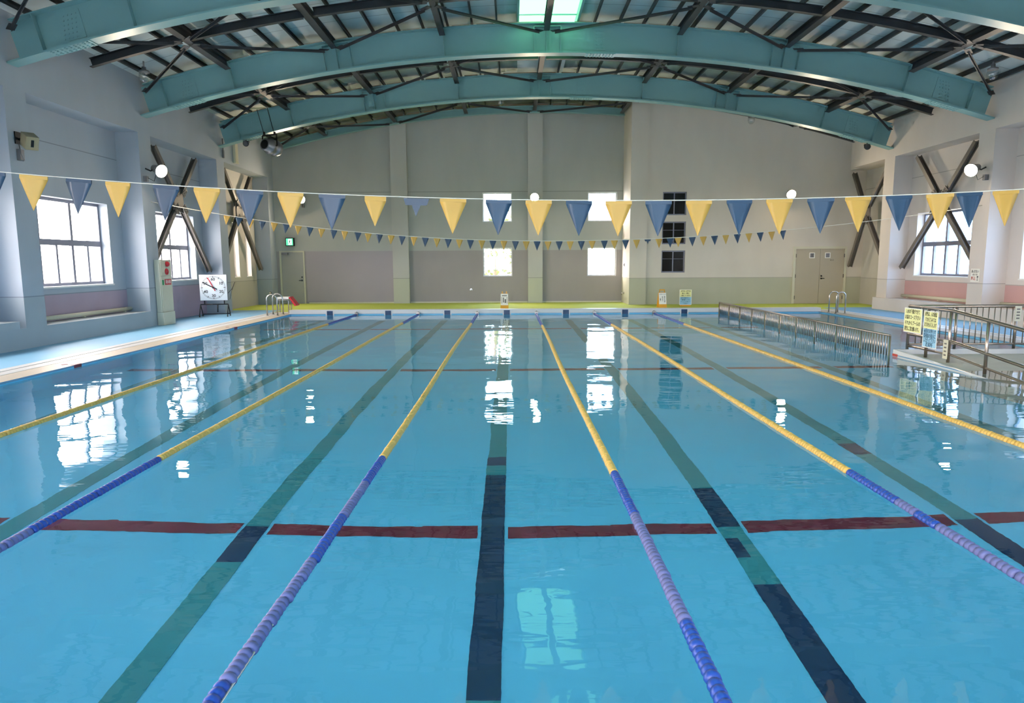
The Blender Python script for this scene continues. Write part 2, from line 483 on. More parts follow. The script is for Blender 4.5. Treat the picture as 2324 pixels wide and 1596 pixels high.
# ------------------------------------------------------------------ roof steel
n = 0; x = XL + .35
PUR = []
while x < XR - .2:
    if not (.05 < x < .3 or 1.65 < x < 1.95): PUR.append(x)
    x += .655
NODES = [-7.49, -4.66, -1.8, .95, 4.46, 7.3, 10.62]
def radial(x, R0, R1, y0, y1, t, mb, mi=0):
    a = math.asin((x - RX) / R1); s, c = math.sin(a), math.cos(a)
    P = lambda R, d: (RX + R * s + d * c, RZ + R * c - d * s)
    pts = [P(R0, -t / 2), P(R0, t / 2), P(R1, t / 2), P(R1, -t / 2)]
    mb.prism([(px, y0, pz) for px, pz in pts], (0, y1 - y0, 0), mi)
def bolts(mb, x0, x1, nx, Rs, y, ny, r=.022, h=.02):
    for i in range(nx):
        x = x0 + (x1 - x0) * i / max(1, nx - 1)
        for R in Rs:
            a = math.asin((x - RX) / R)
            c = (RX + R * math.sin(a), y, RZ + R * math.cos(a))
            mb._lathe([(r, 0), (r, h)], Vector(c), Vector((0, ny, 0)), 6, 0)
ARCH_SAY = ['teal arched roof girder ending on the column above the beige wall sensor',
            'teal arched roof girder lit green at its crown by the skylight',
            'teal arched roof girder with the grey projector hanging from it',
            'shallow teal arched girder lying against the top of the far wall']
for k, Y in enumerate(ARCH_Y):
    last = k == 3
    Ra, Rb = (40.78, 41.05) if last else (40.28, 41.05)
    x0, x1 = (XL + .01, 4.6) if last else (XL + .015, XR - .015)
    t = thing('roof_arch', ARCH_SAY[k], 'roof girder', (RX, Y, Zroof(RX, Ra)))
    hw = .1 if last else .15
    part(t, 'web', MB().arc(Ra + .035, Rb - .025, x0, x1, Y - .01, Y + .01, 48), M_teal)
    part(t, 'bottom_flange', MB().arc(Ra, Ra + .035, x0, x1, Y - hw, Y + hw, 48), M_teal)
    part(t, 'top_flange', MB().arc(Rb - .025, Rb, x0 + .1, x1 - .1, Y - hw, Y + hw, 48), M_teal)
    for x in NODES + [x0 + .55, x1 - .55]:
        if last and x > 4: continue
        q = MB(); radial(x, Ra + .036, Rb - .026, Y - hw + .01, Y - .011, .018, q); radial(x, Ra + .036, Rb - .026, Y + .011, Y + hw - .01, .018, q)
        part(t, 'stiffener', q, M_teal)
    if not last:
        for x in (-4.66, .95, 7.3):
            for d in (-.33, .38):
                q = MB(); radial(x + d, Ra + .036, Rb - .1, Y - hw + .01, Y - .011, .018, q); part(t, 'stiffener', q, M_teal)
            q = MB(); q.arc(Rb - .1, Rb - .085, x - .33, x + .38, Y - hw + .01, Y - .011, 2); part(t, 'gusset_plate', q, M_teal)
        for a, b in ((-8.95, -8.35), (2.1, 2.65), (11.3, 11.9)):
            q = MB(); q.arc(Ra + .12, Rb - .1, a + .12, b - .12, Y - .024, Y - .011, 3)
            bolts(q, a + .18, b - .18, 4, [Ra + .17 + .085 * j for j in range(6)], Y - .024, -1, .018, .016)
            q.arc(Ra - .014, Ra - .001, a - .12, b + .12, Y - hw, Y + hw, 4)
            q.arc(Ra + .036, Ra + .05, a - .1, b + .1, Y - hw + .01, Y - .03, 4)
            for i in range(9):
                x = a - .06 + (b - a + .12) * i / 8
                for yy in (-.11, -.05, .05, .11):
                    al = math.asin((x - RX) / Ra)
                    q._lathe([(.02, 0), (.02, .016)], Vector((RX + (Ra - .014) * math.sin(al), Y + yy, RZ + (Ra - .014) * math.cos(al))), Vector((-math.sin(al), 0, -math.cos(al))), 6, 0)
            part(t, 'splice_plate', q, M_teal)
    pe = [x0 + .15] + [p_ for p_ in PUR if x0 + .3 < p_ < x1 - .3] + [x1 - .15]
    for a, b in zip(pe[:-1], pe[1:]):
        if .3 < (a + b) / 2 < 1.8 and Y < 21: continue
        part(t, 'packing_board', MB().arc(Rb + .006, Rb + .1, a + .13, b - .07, Y + .1, Y + .13, 2), M_tan)

# rows of dark roof steel
def rz(x, R): return RZ + math.sqrt(R * R - (x - RX) ** 2)
BAYS = [('before the sensor arch', 9.4, 14.1), ('from sensor arch to skylit arch', 14.1, 18.95), ('from skylit arch to projector arch', 18.95, 23.8), ('from projector arch to far wall', 23.8, 28.45)]
ORD = ['first', 'second', 'third', 'fourth', 'fifth', 'sixth', 'seventh', 'eighth', 'ninth', 'tenth', 'eleventh', 'twelfth'] + ['%dth' % i for i in range(13, 60)]
for bi, (say, ya, yb) in enumerate(BAYS):
    ym = (ya + yb) / 2
    for i, x in enumerate(NODES):
        if bi == 3 and x > 4.6: continue
        q = MB(); z = rz(x, 40.94)
        nrm = Vector((x - RX, 0, z - RZ)).normalized()
        q.hbar((x, ya + .16, z), (x, yb - .16, z), .15, .22, .016, 0, nrm)
        o = (x, ym, z)
        single('roof_tie', q, [M_dark], 'dark roof beam %s, %s from the clock side' % (say, ORD[i]), 'roof beam', 'dark beams running between the arches', o)
    # curved middle rib between the ties
    o = (RX, ym, rz(RX, 40.9))
    t = thing('roof_rib', 'dark curved roof rib %s, midway between them' % say if bi else 'dark curved roof rib standing alone before the sensor arch', 'roof beam', o, 0, 'dark curved ribs midway between arches')
    xs = [XL + .03] + NODES + [XR - .03]
    if bi == 3: xs = [XL + .03] + NODES[:5] + [7.3, 10.62, XR - .03]
    for a, b in zip(xs[:-1], xs[1:]):
        q = MB(); a_, b_ = a + .12, b - .12
        q.arc(40.84, 40.855, a_, b_, ym - .06, ym + .06, 6); q.arc(41.015, 41.03, a_, b_, ym - .06, ym + .06, 6); q.arc(40.855, 41.015, a_, b_, ym - .008, ym + .008, 6)
        part(t, 'segment', q, M_dark)
    # zigzag bracing below
    an = [XL + .12, -4.66, .95, 7.3, XR - .12]; sn = [-7.49, -1.8, 4.46, 10.62]
    n = 0
    for h, yy in ((0, ya + .16), (1, yb - .16)):
        for j in range(8):
            A = an[(j + 1) // 2]; S = sn[j // 2]
            if bi == 3 and max(A, S) > 4.6 and h == 1: continue
            if bi == 0 and h == 0: continue
            z0 = rz(A, 40.78); z1 = rz(S, 40.80)
            ys = ym + (-.09 if h == 0 else .09)
            d = Vector((S - A, ys - yy, z1 - z0)); e0 = d.normalized() * .25
            q = MB(); P0 = Vector((A, yy, z0)) + e0; P1 = Vector((S, ys, z1)) - e0
            q.bar(P0, P1, .06, .012); q.bar(P0 - Vector((0, 0, .03)), P1 - Vector((0, 0, .03)), .012, .06)
            for P in (P0, P1):
                q.bar(P + Vector((0, 0, .014)) - d.normalized() * .1, P + Vector((0, 0, .014)) + d.normalized() * .16, .14, .01)
            n += 1
            single('roof_brace', q, [M_dark], 'slim roof brace %s, %s row, %s from clock side' % (say, ('near', 'far')[h], ORD[j]), 'roof brace', 'diagonal roof braces', (A, yy, z0))
# purlins
for i, x in enumerate(PUR):
    mid = .2 < x < 1.8
    y0 = 21.42 if mid else 8.0
    q = MB(); z0, z1 = rz(x, 41.065), rz(x, 41.262)
    al = math.asin((x - RX) / 41.1); s_, c_ = math.sin(al), math.cos(al)
    up = Vector((s_, 0, c_)); lo = Vector((RX + 41.135 * s_, 0, RZ + 41.135 * c_)); hi = Vector((RX + 41.262 * s_, 0, RZ + 41.262 * c_)); cx_ = (lo + hi) / 2
    Yv = lambda v, y: Vector((v.x, y, v.z))
    yend = 28.66 if x < 4.5 else 27.05
    q.bar(Yv(cx_, y0), Yv(cx_, yend), .008, .127, 0, up)
    side = Vector((c_, 0, -s_)) * .02
    q.bar(Yv(lo + side + up * .004, y0), Yv(lo + side + up * .004, yend), .042, .008, 0, up); q.bar(Yv(hi + side - up * .004, y0), Yv(hi + side - up * .004, yend), .042, .008, 0, up)
    single('roof_purlin', q, [M_dark], 'thin dark purlin under the roof sheets, %s from the clock side' % ORD[i], 'purlin', 'purlins under the roof sheets', (lo.x, 18, lo.z))

# ------------------------------------------------------------------ windows of the side bays
def side_window(no, B, sgn, a, b, z0=1.2, z1=3.25, kind=2):
    x = B + sgn * .26
    root = bpy.data.objects.new('window_%d' % no, None); COL.objects.link(root); root['kind'] = 'structure'; root['o'] = [0, 0, 0]
    fr = MB(); T = .07
    def v(y, za, zb, w=T, d=.07): fr.box(x - d / 2, y - w / 2, za, x + d / 2, y + w / 2, zb)
    def h(z, ya, yb, w=T, d=.07): fr.box(x - d / 2, ya, z - w / 2, x + d / 2, yb, z + w / 2)
    v(a + T / 2, z0, z1); v(b - T / 2, z0, z1); h(z0 + T / 2, a + T, b - T); h(z1 - T / 2, a + T, b - T)
    if kind == 2:
        zt_ = z0 + (z1 - z0) * .5
        h(zt_, a + T, b - T, .14)
        n = 3; w = (b - a) / n
        ms = [a + .62, (a + .62 + b) / 2]
        for y in ms: v(y, z0 + T, zt_ - .07, .09); v(y, zt_ + .07, z1 - T, .09)
        for ya, yb in zip([a] + ms, ms + [b]):
            if yb - ya > .9: v((ya + yb) / 2, z0 + T, zt_ - .07, .07)
    o = part(root, 'window_frame', fr, M_alu)
    part(root, 'glass_pane', MB().box(x - .006, a + .01, z0 + .01, x + .006, b - .01, z1 - .01), M_glass)
    part(root, 'window_sill', MB().box(B - sgn * .02, a - .03, z0 - .04, B + sgn * .3, b + .03, z0 - .003), M_wframe)
    # daylight comes in here
    la = bpy.data.lights.new('daylight', 'AREA'); la.shape = 'RECTANGLE'; la.size = z1 - z0; la.size_y = b - a; la.cycles.is_portal = True
    lo = bpy.data.objects.new('daylight', la); COL.objects.link(lo); lo.location = (B + sgn * .45, (a + b) / 2, (z0 + z1) / 2)
    lo.rotation_euler = (0, PI / 2 * sgn, 0)
    return root
no = 0
for sgn, B, cols, oc in ((-1, BL, COLSL, ocL), (1, BR, COLSR, ocR)):
    ed = [YN] + [q for c in cols for q in c] + [28.25 if sgn < 0 else 27.5]
    for k in range(0, len(ed), 2):
        for a, b in oc(k // 2, ed[k], ed[k + 1]):
            no += 1
            bb = 13.9 if (sgn > 0 and k == len(ed) - 2) else B
            side_window(no, bb, sgn, a, b, kind=2 if b - a > 2 else 1)
def end_window(no, x0, x1, z0, z1, y, dark=False, portal=True, near=False, mull=False):
    root = bpy.data.objects.new('window_%d' % no, None); COL.objects.link(root); root['kind'] = 'structure'; root['o'] = [0, 0, 0]
    fr = MB(); T = .05; yy = y + .12 if not near else y - .15
    for a, b in ((x0, x0 + T), (x1 - T, x1)): fr.box(a, yy - .04, z0, b, yy + .04, z1)
    fr.box(x0 + T, yy - .04, z0, x1 - T, yy + .04, z0 + T); fr.box(x0 + T, yy - .04, z1 - T, x1 - T, yy + .04, z1)
    if mull: fr.box((x0 + x1) / 2 - .02, yy - .03, z0 + T, (x0 + x1) / 2 + .02, yy + .03, z1 - T); fr.box(x0 + T, yy - .02, (z0 + z1) / 2 + .1, x1 - T, yy + .02, (z0 + z1) / 2 + .115)
    if near:
        for k in (1, 2): fr.box(x0 + (x1 - x0) * k / 3 - .03, yy - .04, z0 + T, x0 + (x1 - x0) * k / 3 + .03, yy + .04, z1 - T)
    part(root, 'window_frame', fr, M_alu if dark else M_wframe)
    part(root, 'glass_pane', MB().box(x0 + .01, yy - .006, z0 + .01, x1 - .01, yy + .006, z1 - .01), M_dglass if dark else M_glass)
    if portal:
        la = bpy.data.lights.new('daylight', 'AREA'); la.shape = 'RECTANGLE'; la.size = x1 - x0; la.size_y = z1 - z0; la.cycles.is_portal = True
        lo = bpy.data.objects.new('daylight', la); COL.objects.link(lo); lo.location = ((x0 + x1) / 2, y + (.3 if not near else -.28), (z0 + z1) / 2)
        lo.rotation_euler = (-PI / 2, 0, 0) if not near else (PI / 2, 0, 0)
for x0, x1, z0, z1 in FW:
    no += 1; end_window(no, x0, x1, z0, z1, YF)
for x0, x1, z0, z1 in DW:
    no += 1; end_window(no, x0, x1, z0, z1, YR, dark=True, portal=False, mull=True)
for x0, x1, z0, z1 in NW_FILL:  # added windows, only for the light they let in
    no += 1; end_window(no, x0, x1, z0, z1, YN, near=True)
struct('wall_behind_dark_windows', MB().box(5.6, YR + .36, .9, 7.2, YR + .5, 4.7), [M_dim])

# cross braces in the bays
def cross_brace(sgn, x, yc, zc, ends, say, m):
    t = thing('cross_brace', say, 'steel brace', (x, yc, zc), 0, 'steel cross braces in the wall bays')
    for (y, z) in ends:
        d = Vector((0, y - yc, z - zc)); u = d.normalized()
        a = Vector((x, yc, zc)) + u * .3; b = Vector((x, y, z)) - u * .13
        part(t, 'arm', MB().hbar(a, b, .13, .15, .02, 0, (1, 0, 0)), m)
        q = MB(); c0 = Vector((x, yc, zc)) + u * .22
        q.bar(c0 + Vector((-.1 * sgn, 0, 0)), c0 + Vector((-.1 * sgn, 0, 0)) + u * .3, .2, .02, 0, (1, 0, 0))
        for j in range(4):
            for s in (-.05, .05):
                w = Vector((0, -u.z, u.y)) * s
                q._lathe([(.018, 0), (.018, .025)], c0 + Vector((-.11 * sgn, 0, 0)) + u * (.05 + .06 * j) + w, Vector((-sgn, 0, 0)), 6, 0)
        part(t, 'splice', q, m)
    part(t, 'gusset_plate', MB().box(x - .025, yc - .3, zc - .36, x + .025, yc + .3, zc + .36), m)
    return t
BRX = BL + .24
for yc, a0, a1, say in ((21.4, 19.27, 23.44, 'dark steel cross brace in front of the window behind the pace clock'), (26.15, 24.1, 28.22, 'bronze steel cross brace in front of the two slit windows by the far corner')):
    cross_brace(-1, BRX, yc, 3.65, [(yc + 1.38, 5.16), (a1 - .05, 1.35), (yc - 1.38, 5.16), (a0 + .05, 1.35)], say, M_brown)
for yc, a0, a1, say in ((21.45, 19.41, 23.53, 'bronze steel cross brace in front of the wide window beyond the ramp'), (26.0, 24.22, 27.1, 'bronze steel cross brace half hidden by the column near the double doors')):
    cross_brace(1, BR - .24, yc, 3.5, [(yc + 1.5 if yc < 23 else 27.1, 5.16), (a1 - .05, 1.35), (yc - 1.5 if yc < 23 else 24.4, 5.16), (a0 + .05, 1.35)], say, M_brown)

# ------------------------------------------------------------------ doors on the far wall
LETTERS = []
def lettering(parent, body, loc, size, width=None, rot=(PI / 2, 0, 0), m=None, align='CENTER', ls=1.0):
    c = bpy.data.curves.new('lettering', 'FONT'); c.body = body; c.size = size; c.align_x = align; c.align_y = 'CENTER'; c.space_line = ls; c.extrude = .0005; c.offset = size * .018
    c.materials.append(m or M_ink)
    o = bpy.data.objects.new('lettering', c); COL.objects.link(o)
    if parent is not None:
        r = parent
        while r.parent is not None: r = r.parent
        og = r.get('o', [0, 0, 0]); o.parent = parent
        loc = tuple(loc[i] - og[i] for i in range(3)) if not r.get('local') else loc
    o.location = loc; o.rotation_euler = rot
    if width:
        bpy.context.view_layer.update()
        if o.dimensions.x > 1e-4: o.scale.x = width / (o.dimensions.x)
    LETTERS.append(o)
    return o
# single door by the clock-side corner
d = bpy.data.objects.new('door_1', None); COL.objects.link(d); d['kind'] = 'structure'; d['o'] = [0, 0, 0]; d['label'] = 'grey single door under the green exit sign'
q = MB(); q.box(-9.77, YF - .03, 0, -9.69, YF - .002, 2.22); q.box(-8.78, YF - .03, 0, -8.72, YF - .002, 2.22); q.box(-9.69, YF - .03, 2.16, -8.78, YF - .002, 2.22)
part(d, 'door_frame', q, M_cream)
part(d, 'door_leaf', MB().box(-9.685, YF - .022, .01, -8.785, YF - .004, 2.155), M_doorg)
part(d, 'door_closer', MB().box(-9.66, YF - .09, 2.06, -9.4, YF - .024, 2.13).bar((-9.42, YF - .06, 2.14), (-9.2, YF - .05, 2.15), .03, .015), M_grey)
part(d, 'door_handle', MB()._lathe([(.03, 0), (.03, .03)], Vector((-8.85, YF - .023, .98)), Vector((0, -1, 0)), 10, 0).tube([(-8.85, YF - .06, .98), (-8.98, YF - .06, .98)], .012, 8)._lathe([(.03, 0), (.03, .02)], Vector((-8.85, YF - .023, 1.12)), Vector((0, -1, 0)), 10, 0), M_black)
# wide grey lilac panel beside it
m = MB(); m.box(-8.66, YF - .016, .07, -5.0, YF - .002, 2.2)
struct('trim_wall_panel', m, [M_panel], label='wide grey lilac wall panel beside the single door')
# double doors
d = bpy.data.objects.new('door_2', None); COL.objects.link(d); d['kind'] = 'structure'; d['o'] = [0, 0, 0]; d['label'] = 'beige double doors near the ramp-side corner'
q = MB(); q.box(11.17, YR - .05, 0, 11.26, YR - .002, 2.26); q.box(13.19, YR - .05, 0, 13.28, YR - .002, 2.26); q.box(11.26, YR - .05, 2.17, 13.19, YR - .002, 2.26)
part(d, 'door_frame', q, M_cream)
for a, b in ((11.265, 12.22), (12.23, 13.185)):
    lf = part(d, 'door_leaf', MB().box(a, YR - .035, .01, b, YR - .004, 2.165), M_door)
    xh = a + .005 if a < 12 else b - .005
    q = MB()
    for z in (.25, 1.1, 1.9): q.box(xh - .015, YR - .055, z - .07, xh + .015, YR - .036, z + .07)
    part(lf, 'hinge', q, M_brown)
q = MB()
for z in (1.0, 1.1): q._lathe([(.03, 0), (.03, .04)], Vector((12.3, YR - .036, z)), Vector((0, -1, 0)), 10, 0)
q.tube([(12.3, YR - .08, 1.0), (12.42, YR - .08, 1.0)], .012, 8)
part(d, 'door_handle', q, M_black)
for x, say in ((11.9, 'small square door sign on the leaf of the double doors farther from the railing wall'), (12.52, 'small square door sign above the door handle, on the leaf with the lever')):
    t = thing('door_sign', say, 'sign', (x, YR - .037, 1.83), 0, 'square signs on the double doors')
    part(t, 'board', MB().box(x - .11, YR - .042, 1.8, x + .11, YR - .0365, 2.02), M_signw)
    part(t, 'picture', MB().box(x - .075, YR - .045, 1.83, x + .075, YR - .0425, 1.99), M_grey)
t = thing('door_lettering', 'small line of lettering below the square sign on the lever-side door leaf', 'lettering', (12.7, YR - .037, 1.72))
lettering(t, '非常口', (12.7, YR - .0375, 1.72), .05)

# exit sign
t = thing('exit_sign', 'lit green exit sign with a running figure above the single door', 'sign', (-9.28, YF - .06, 2.42))
part(t, 'housing', MB().box(-9.46, YF - .1, 2.42, -9.1, YF - .003, 2.76), M_black)
M_exg = emis('exit_panel_green', hx('5FE0A0'), 1.1); M_exw = emis('exit_panel_white', (.9, 1, .95), 1.5)
part(t, 'panel', MB().box(-9.43, YF - .106, 2.45, -9.15, YF - .101, 2.73), M_exg)
q = MB(); y = YF - .112
q.box(-9.34, y, 2.47, -9.2, y + .005, 2.71)
part(t, 'doorway_picture', q, M_exw)
q = MB(); y = YF - .118
q._lathe([(.018, 0), (.018, .004)], Vector((-9.265, y + .002, 2.665)), Vector((0, 1, 0)), 10, 0)
q.bar((-9.27, y, 2.645), (-9.28, y, 2.57), .006, .03, 0, (1, 0, 0)); q.bar((-9.28, y, 2.57), (-9.24, y, 2.53), .006, .02, 0, (1, 0, 0)); q.bar((-9.24, y, 2.53), (-9.25, y, 2.48), .006, .02, 0, (1, 0, 0)); q.bar((-9.285, y, 2.57), (-9.33, y, 2.5), .006, .02, 0, (1, 0, 0)); q.bar((-9.27, y, 2.64), (-9.31, y, 2.6), .006, .015, 0, (1, 0, 0)); q.bar((-9.268, y, 2.64), (-9.225, y, 2.61), .006, .015, 0, (1, 0, 0))
part(t, 'running_figure', q, M_green)

# ------------------------------------------------------------------ lamps
def floodlight(loc, direction, wall_pt, say, lit=True, r=.17):
    t = thing('wall_lamp', say, 'lamp', loc, 0, 'round floodlights on the walls')
    c = Vector(loc); d = Vector(direction).normalized()
    part(t, 'lamp_housing', MB()._lathe([(.05, -.34), (.09, -.32), (.11, -.2), (r * .75, -.1), (r, -.02), (r, .0)], c, d, 20, 0), M_grey)
    part(t, 'lens', MB()._lathe([(r * .97, .002), (r * .9, .02)], c, d, 20, 0), M_lens if lit else M_globe)
    part(t, 'rim', MB()._lathe([(r * 1.06, -.03), (r * 1.06, .004), (r * .98, .004), (r * .98, -.03)], c, d, 20, 0), M_grey)
    w = Vector(wall_pt); q = MB()
    q.tube([w, w + (c - d * .25 - w) * .5 + Vector((0, 0, -.06)), c - d * .25], .02, 8)
    q.tube([c - d * .2 + Vector((0, 0, -.05)), (c + w) / 2 + Vector((0, 0, -.3)), w + Vector((0, 0, -.22))], .008, 6)
    part(t, 'bracket', q, M_black)
    part(t, 'junction_box', MB().box(w.x - .05, w.y - .05, w.z - .35, w.x + .05, w.y + .05, w.z - .2), M_grey)
    return t
floodlight((-9.45, 18.85, 4.19), (.85, -.42, -.32), (-9.83, 18.75, 4.25), 'lit round floodlight on the column between the two wide windows of the clock side')
floodlight((12.5, 18.95, 4.12), (-.85, -.42, -.32), (12.88, 18.9, 4.2), 'lit round floodlight on the column above the small notice, ramp side')
floodlight((.95, 28.3, 4.32), (0, -.94, -.34), (.95, 28.62, 4.4), 'lit round floodlight on the far wall pillar between the upper windows')
floodlight((10.8, 26.75, 4.24), (-.1, -.94, -.34), (10.82, 27.12, 4.3), 'lit round floodlight on the far wall above the double doors')
floodlight((-8.62, 28.4, 4.3), (.1, -.94, -.34), (-8.66, 28.82, 4.35), 'lit round floodlight above the wall panel, behind a yellow pennant')
for x, y, say in ((-8.95, 23.7, 'small dark unlit lamp under the projector arch end, clock side'), (12.1, 23.8, 'small dark unlit lamp under the projector arch end, ramp side')):
    z = rz(x, 40.26)
    t = thing('spot_lamp', say, 'lamp', (x, y, z - .15))
    part(t, 'lamp_housing', MB()._lathe([(.05, -.12), (.09, -.08), (.1, .06), (.085, .06)], Vector((x, y - .02, z - .13)), Vector((.25 if x < 0 else -.25, -.9, -.2)).normalized(), 14, 0), M_black)
    part(t, 'bracket', MB().tube([(x, y, z - .004), (x, y, z - .08)], .015, 6).tube([(x - .1, y, z - .1), (x - .1, y, z - .05), (x + .1, y, z - .05), (x + .1, y, z - .1)], .012, 6), M_black)
def globe(x, y, z, zt_, say):
    t = thing('globe_lamp', say, 'lamp', (x, y, z), 0, 'glass globe lamps under the roof')
    part(t, 'globe', MB()._lathe([(.001, -.15), (.06, -.14), (.11, -.09), (.13, -.01), (.12, .06), (.1, .09)], Vector((x, y, z)), Vector((0, 0, 1)), 16, 0), M_globe)
    part(t, 'cap', MB()._lathe([(.12, .085), (.12, .13), (.05, .16), (.05, .22)], Vector((x, y, z)), Vector((0, 0, 1)), 16, 0), M_grey)
    part(t, 'conduit', MB().tube([(x, y, z + .22), (x, y, zt_)], .02, 8), M_grey)
globe(-8.95, 17.35, 6.25, rz(-9.0, 41.0), 'clear glass globe lamp below the roof beside the sensor, clock side')
globe(11.75, 17.3, 6.2, rz(11.9, 41.0), 'clear glass globe lamp below the roof, ramp side')
globe(-.35, 25.4, 7.42, rz(-.35, 41.0), 'glass globe lamp under the ridge before the far wall')
globe(8.85, 25.9, 6.85, rz(8.85, 41.0), 'glass globe lamp below the projector arch towards the double doors')

# black hanging floodlight (barrel on a yoke)
c = Vector((-7.98, 23.2, 5.55)); ax = Vector((-.4, -.9, .12)).normalized()
t = thing('hanging_projector', 'grey barrel projector with a black mouth hung on two wires from the arch', 'projector', tuple(c))
part(t, 'barrel', MB()._lathe([(.12, -.4), (.22, -.38), (.26, -.26), (.26, -.2), (.225, -.195), (.225, .0), (.26, .005), (.26, .05), (.2, .06), (.195, .24), (.165, .25)], c, ax, 22, 0), M_grey)
part(t, 'mouth', MB()._lathe([(.15, .252), (.145, .258)], c, ax, 20, 0), M_black)
sd = ax.cross(Vector((0, 0, 1))).normalized(); q = MB()
top = c + Vector((0, 0, .36))
q.bar(c + sd * .3, top + sd * .3, .05, .012, 0, ax); q.bar(c - sd * .3, top - sd * .3, .05, .012, 0, ax); q.bar(top - sd * .3, top + sd * .3, .05, .012, 0, ax)
for s in (-1, 1): q._lathe([(.03, 0), (.03, .03)], c + sd * (.265 * s), sd * s, 10, 0)
part(t, 'yoke', q, M_black)
q = MB()
for s in (-.17, .17):
    p0 = top + Vector((s, 0, 0)); q.tube([p0, (p0.x - .35, 23.62, rz(p0.x - .35, 41.08))], .012, 6)
part(t, 'hanging_wire', q, M_black)
part(t, 'clamp', MB().box(top.x - .2, top.y - .03, top.z + .006, top.x - .14, top.y + .03, top.z + .1).box(top.x + .14, top.y - .03, top.z + .006, top.x + .2, top.y + .03, top.z + .1), M_black)

# beige sensor on the near column
c = Vector((-9.62, 14.0, 4.16)); ax = Vector((.62, -.5, -.36)).normalized()
t = thing('wall_sensor', 'beige wall sensor box with a black slot, on the column before the first window', 'sensor', tuple(c))
u = Vector((0, 0, 1)); sx = ax.cross(u).normalized(); uz = sx.cross(ax).normalized()
part(t, 'casing', MB().bar(c - ax * .12, c + ax * .2, .22, .26, 0, (0, 0, 1)), mat('shaded_beige', hx('948C70'), .5))  # beige casing, darkened in its colour for the shade it hangs in
part(t, 'slot', MB().bar(c + ax * .201 - uz * .07, c + ax * .201 + uz * .07, .05, .006, 0, ax), M_black)
part(t, 'wall_mount', MB().tube([c - ax * .12, (-9.885, 14.08, 4.2)], .025, 8).box(-9.894, 13.98, 4.1, -9.87, 14.18, 4.34), M_black)
part(t, 'cable', MB().tube([(-9.86, 14.05, 4.1), (-9.8, 14.0, 3.9), (-9.78, 14.05, 3.8), (-9.84, 14.1, 3.78)], .012, 6), M_grey)
part(t, 'junction_box', MB().box(-9.894, 14.0, 3.78, -9.82, 14.12, 4.0), M_grey)

# boxes on the upper wall by the far slit windows
q = MB().box(XL + .004, 24.9, 5.28, XL + .09, 25.15, 5.95).box(XL + .01, 24.88, 5.26, XL + .1, 25.17, 5.30)
single('wall_mounted_box', q, [M_cream], 'long beige box on the upper wall over the two slit windows', 'wall fixture')
q = MB().tube([(XL + .03, 24.0, 5.95), (XL + .03, 24.0, 5.55)], .02, 8).box(XL + .005, 23.96, 5.3, XL + .06, 24.04, 5.56)
single('wall_mounted_rod', q, [M_grey], 'thin grey rod fixture on the column top beside the long beige box', 'wall fixture')

# small taps and switches on the walls
def tap(x, y, z, say, nrm=(0, -1, 0)):
    t = thing('wall_tap', say, 'tap', (x, y, z)); nv = Vector(nrm)
    part(t, 'plate', MB()._lathe([(.05, .002), (.05, .015)], Vector((x, y, z)), nv, 12, 0), M_steel)
    part(t, 'spout', MB().tube([Vector((x, y, z)) + nv * .015, Vector((x, y, z)) + nv * .09, Vector((x, y, z)) + nv * .11 + Vector((0, 0, -.06))], .018, 8), M_steel)
tap(-1.72, YF, .56, 'small round tap low on the far wall under the first pair of windows')
tap(4.62, 28.0, .42, 'small tap low in the corner beside the tall pillar', (-1, 0, 0))
tap(-9.98, 28.22, .5, 'small dark tap at the foot of the corner column by the ladder')
t = thing('wall_switch', 'small square switch plate on the side of the tall pillar', 'switch', (4.65, 28.3, 1.55))
part(t, 'plate', MB().box(4.64, 28.2, 1.5, 4.656, 28.34, 1.64), M_grey); part(t, 'rocker', MB().box(4.628, 28.24, 1.53, 4.639, 28.3, 1.61), M_black)

# ------------------------------------------------------------------ fire hydrant cabinet
t = thing('hydrant_cabinet', 'cream fire hydrant cabinet with a red lamp and red sign beside the column', 'cabinet', (-9.8, 19.25, 0))
X0 = -9.885; X1 = -9.72
part(t, 'plinth', MB().box(X0, 18.93, .002, X1 + .01, 19.58, .36), M_cream)
part(t, 'body', MB().box(X0, 18.94, .365, X1 - .02, 19.57, 1.82), M_cream)
dr = part(t, 'door', MB().box(X1 - .018, 18.96, .4, X1, 19.55, 1.36), M_cream)
part(dr, 'latch', MB().box(X1, 19.0, 1.12, X1 + .015, 19.06, 1.26), M_green)
part(t, 'upper_panel', MB().box(X1 - .018, 18.96, 1.385, X1, 19.55, 1.8), M_cream)
part(t, 'alarm_lamp', MB()._lathe([(.075, .0), (.075, .03), (.05, .07), (.001, .085)], Vector((X1, 19.3, 1.7)), Vector((1, 0, 0)), 16, 0), M_red)
part(t, 'alarm_button', MB()._lathe([(.09, .0), (.09, .02), (.06, .025), (.06, .015), (.001, .015)], Vector((X1, 19.27, 1.49)), Vector((1, 0, 0)), 18, 0), M_red)
sg = part(t, 'sign_plate', MB().box(X1 + .001, 19.14, 1.12, X1 + .008, 19.48, 1.28), M_red)
lettering(sg, '消火栓', (X1 + .0095, 19.31, 1.2), .11, .29, (PI / 2, 0, PI / 2), M_signw)

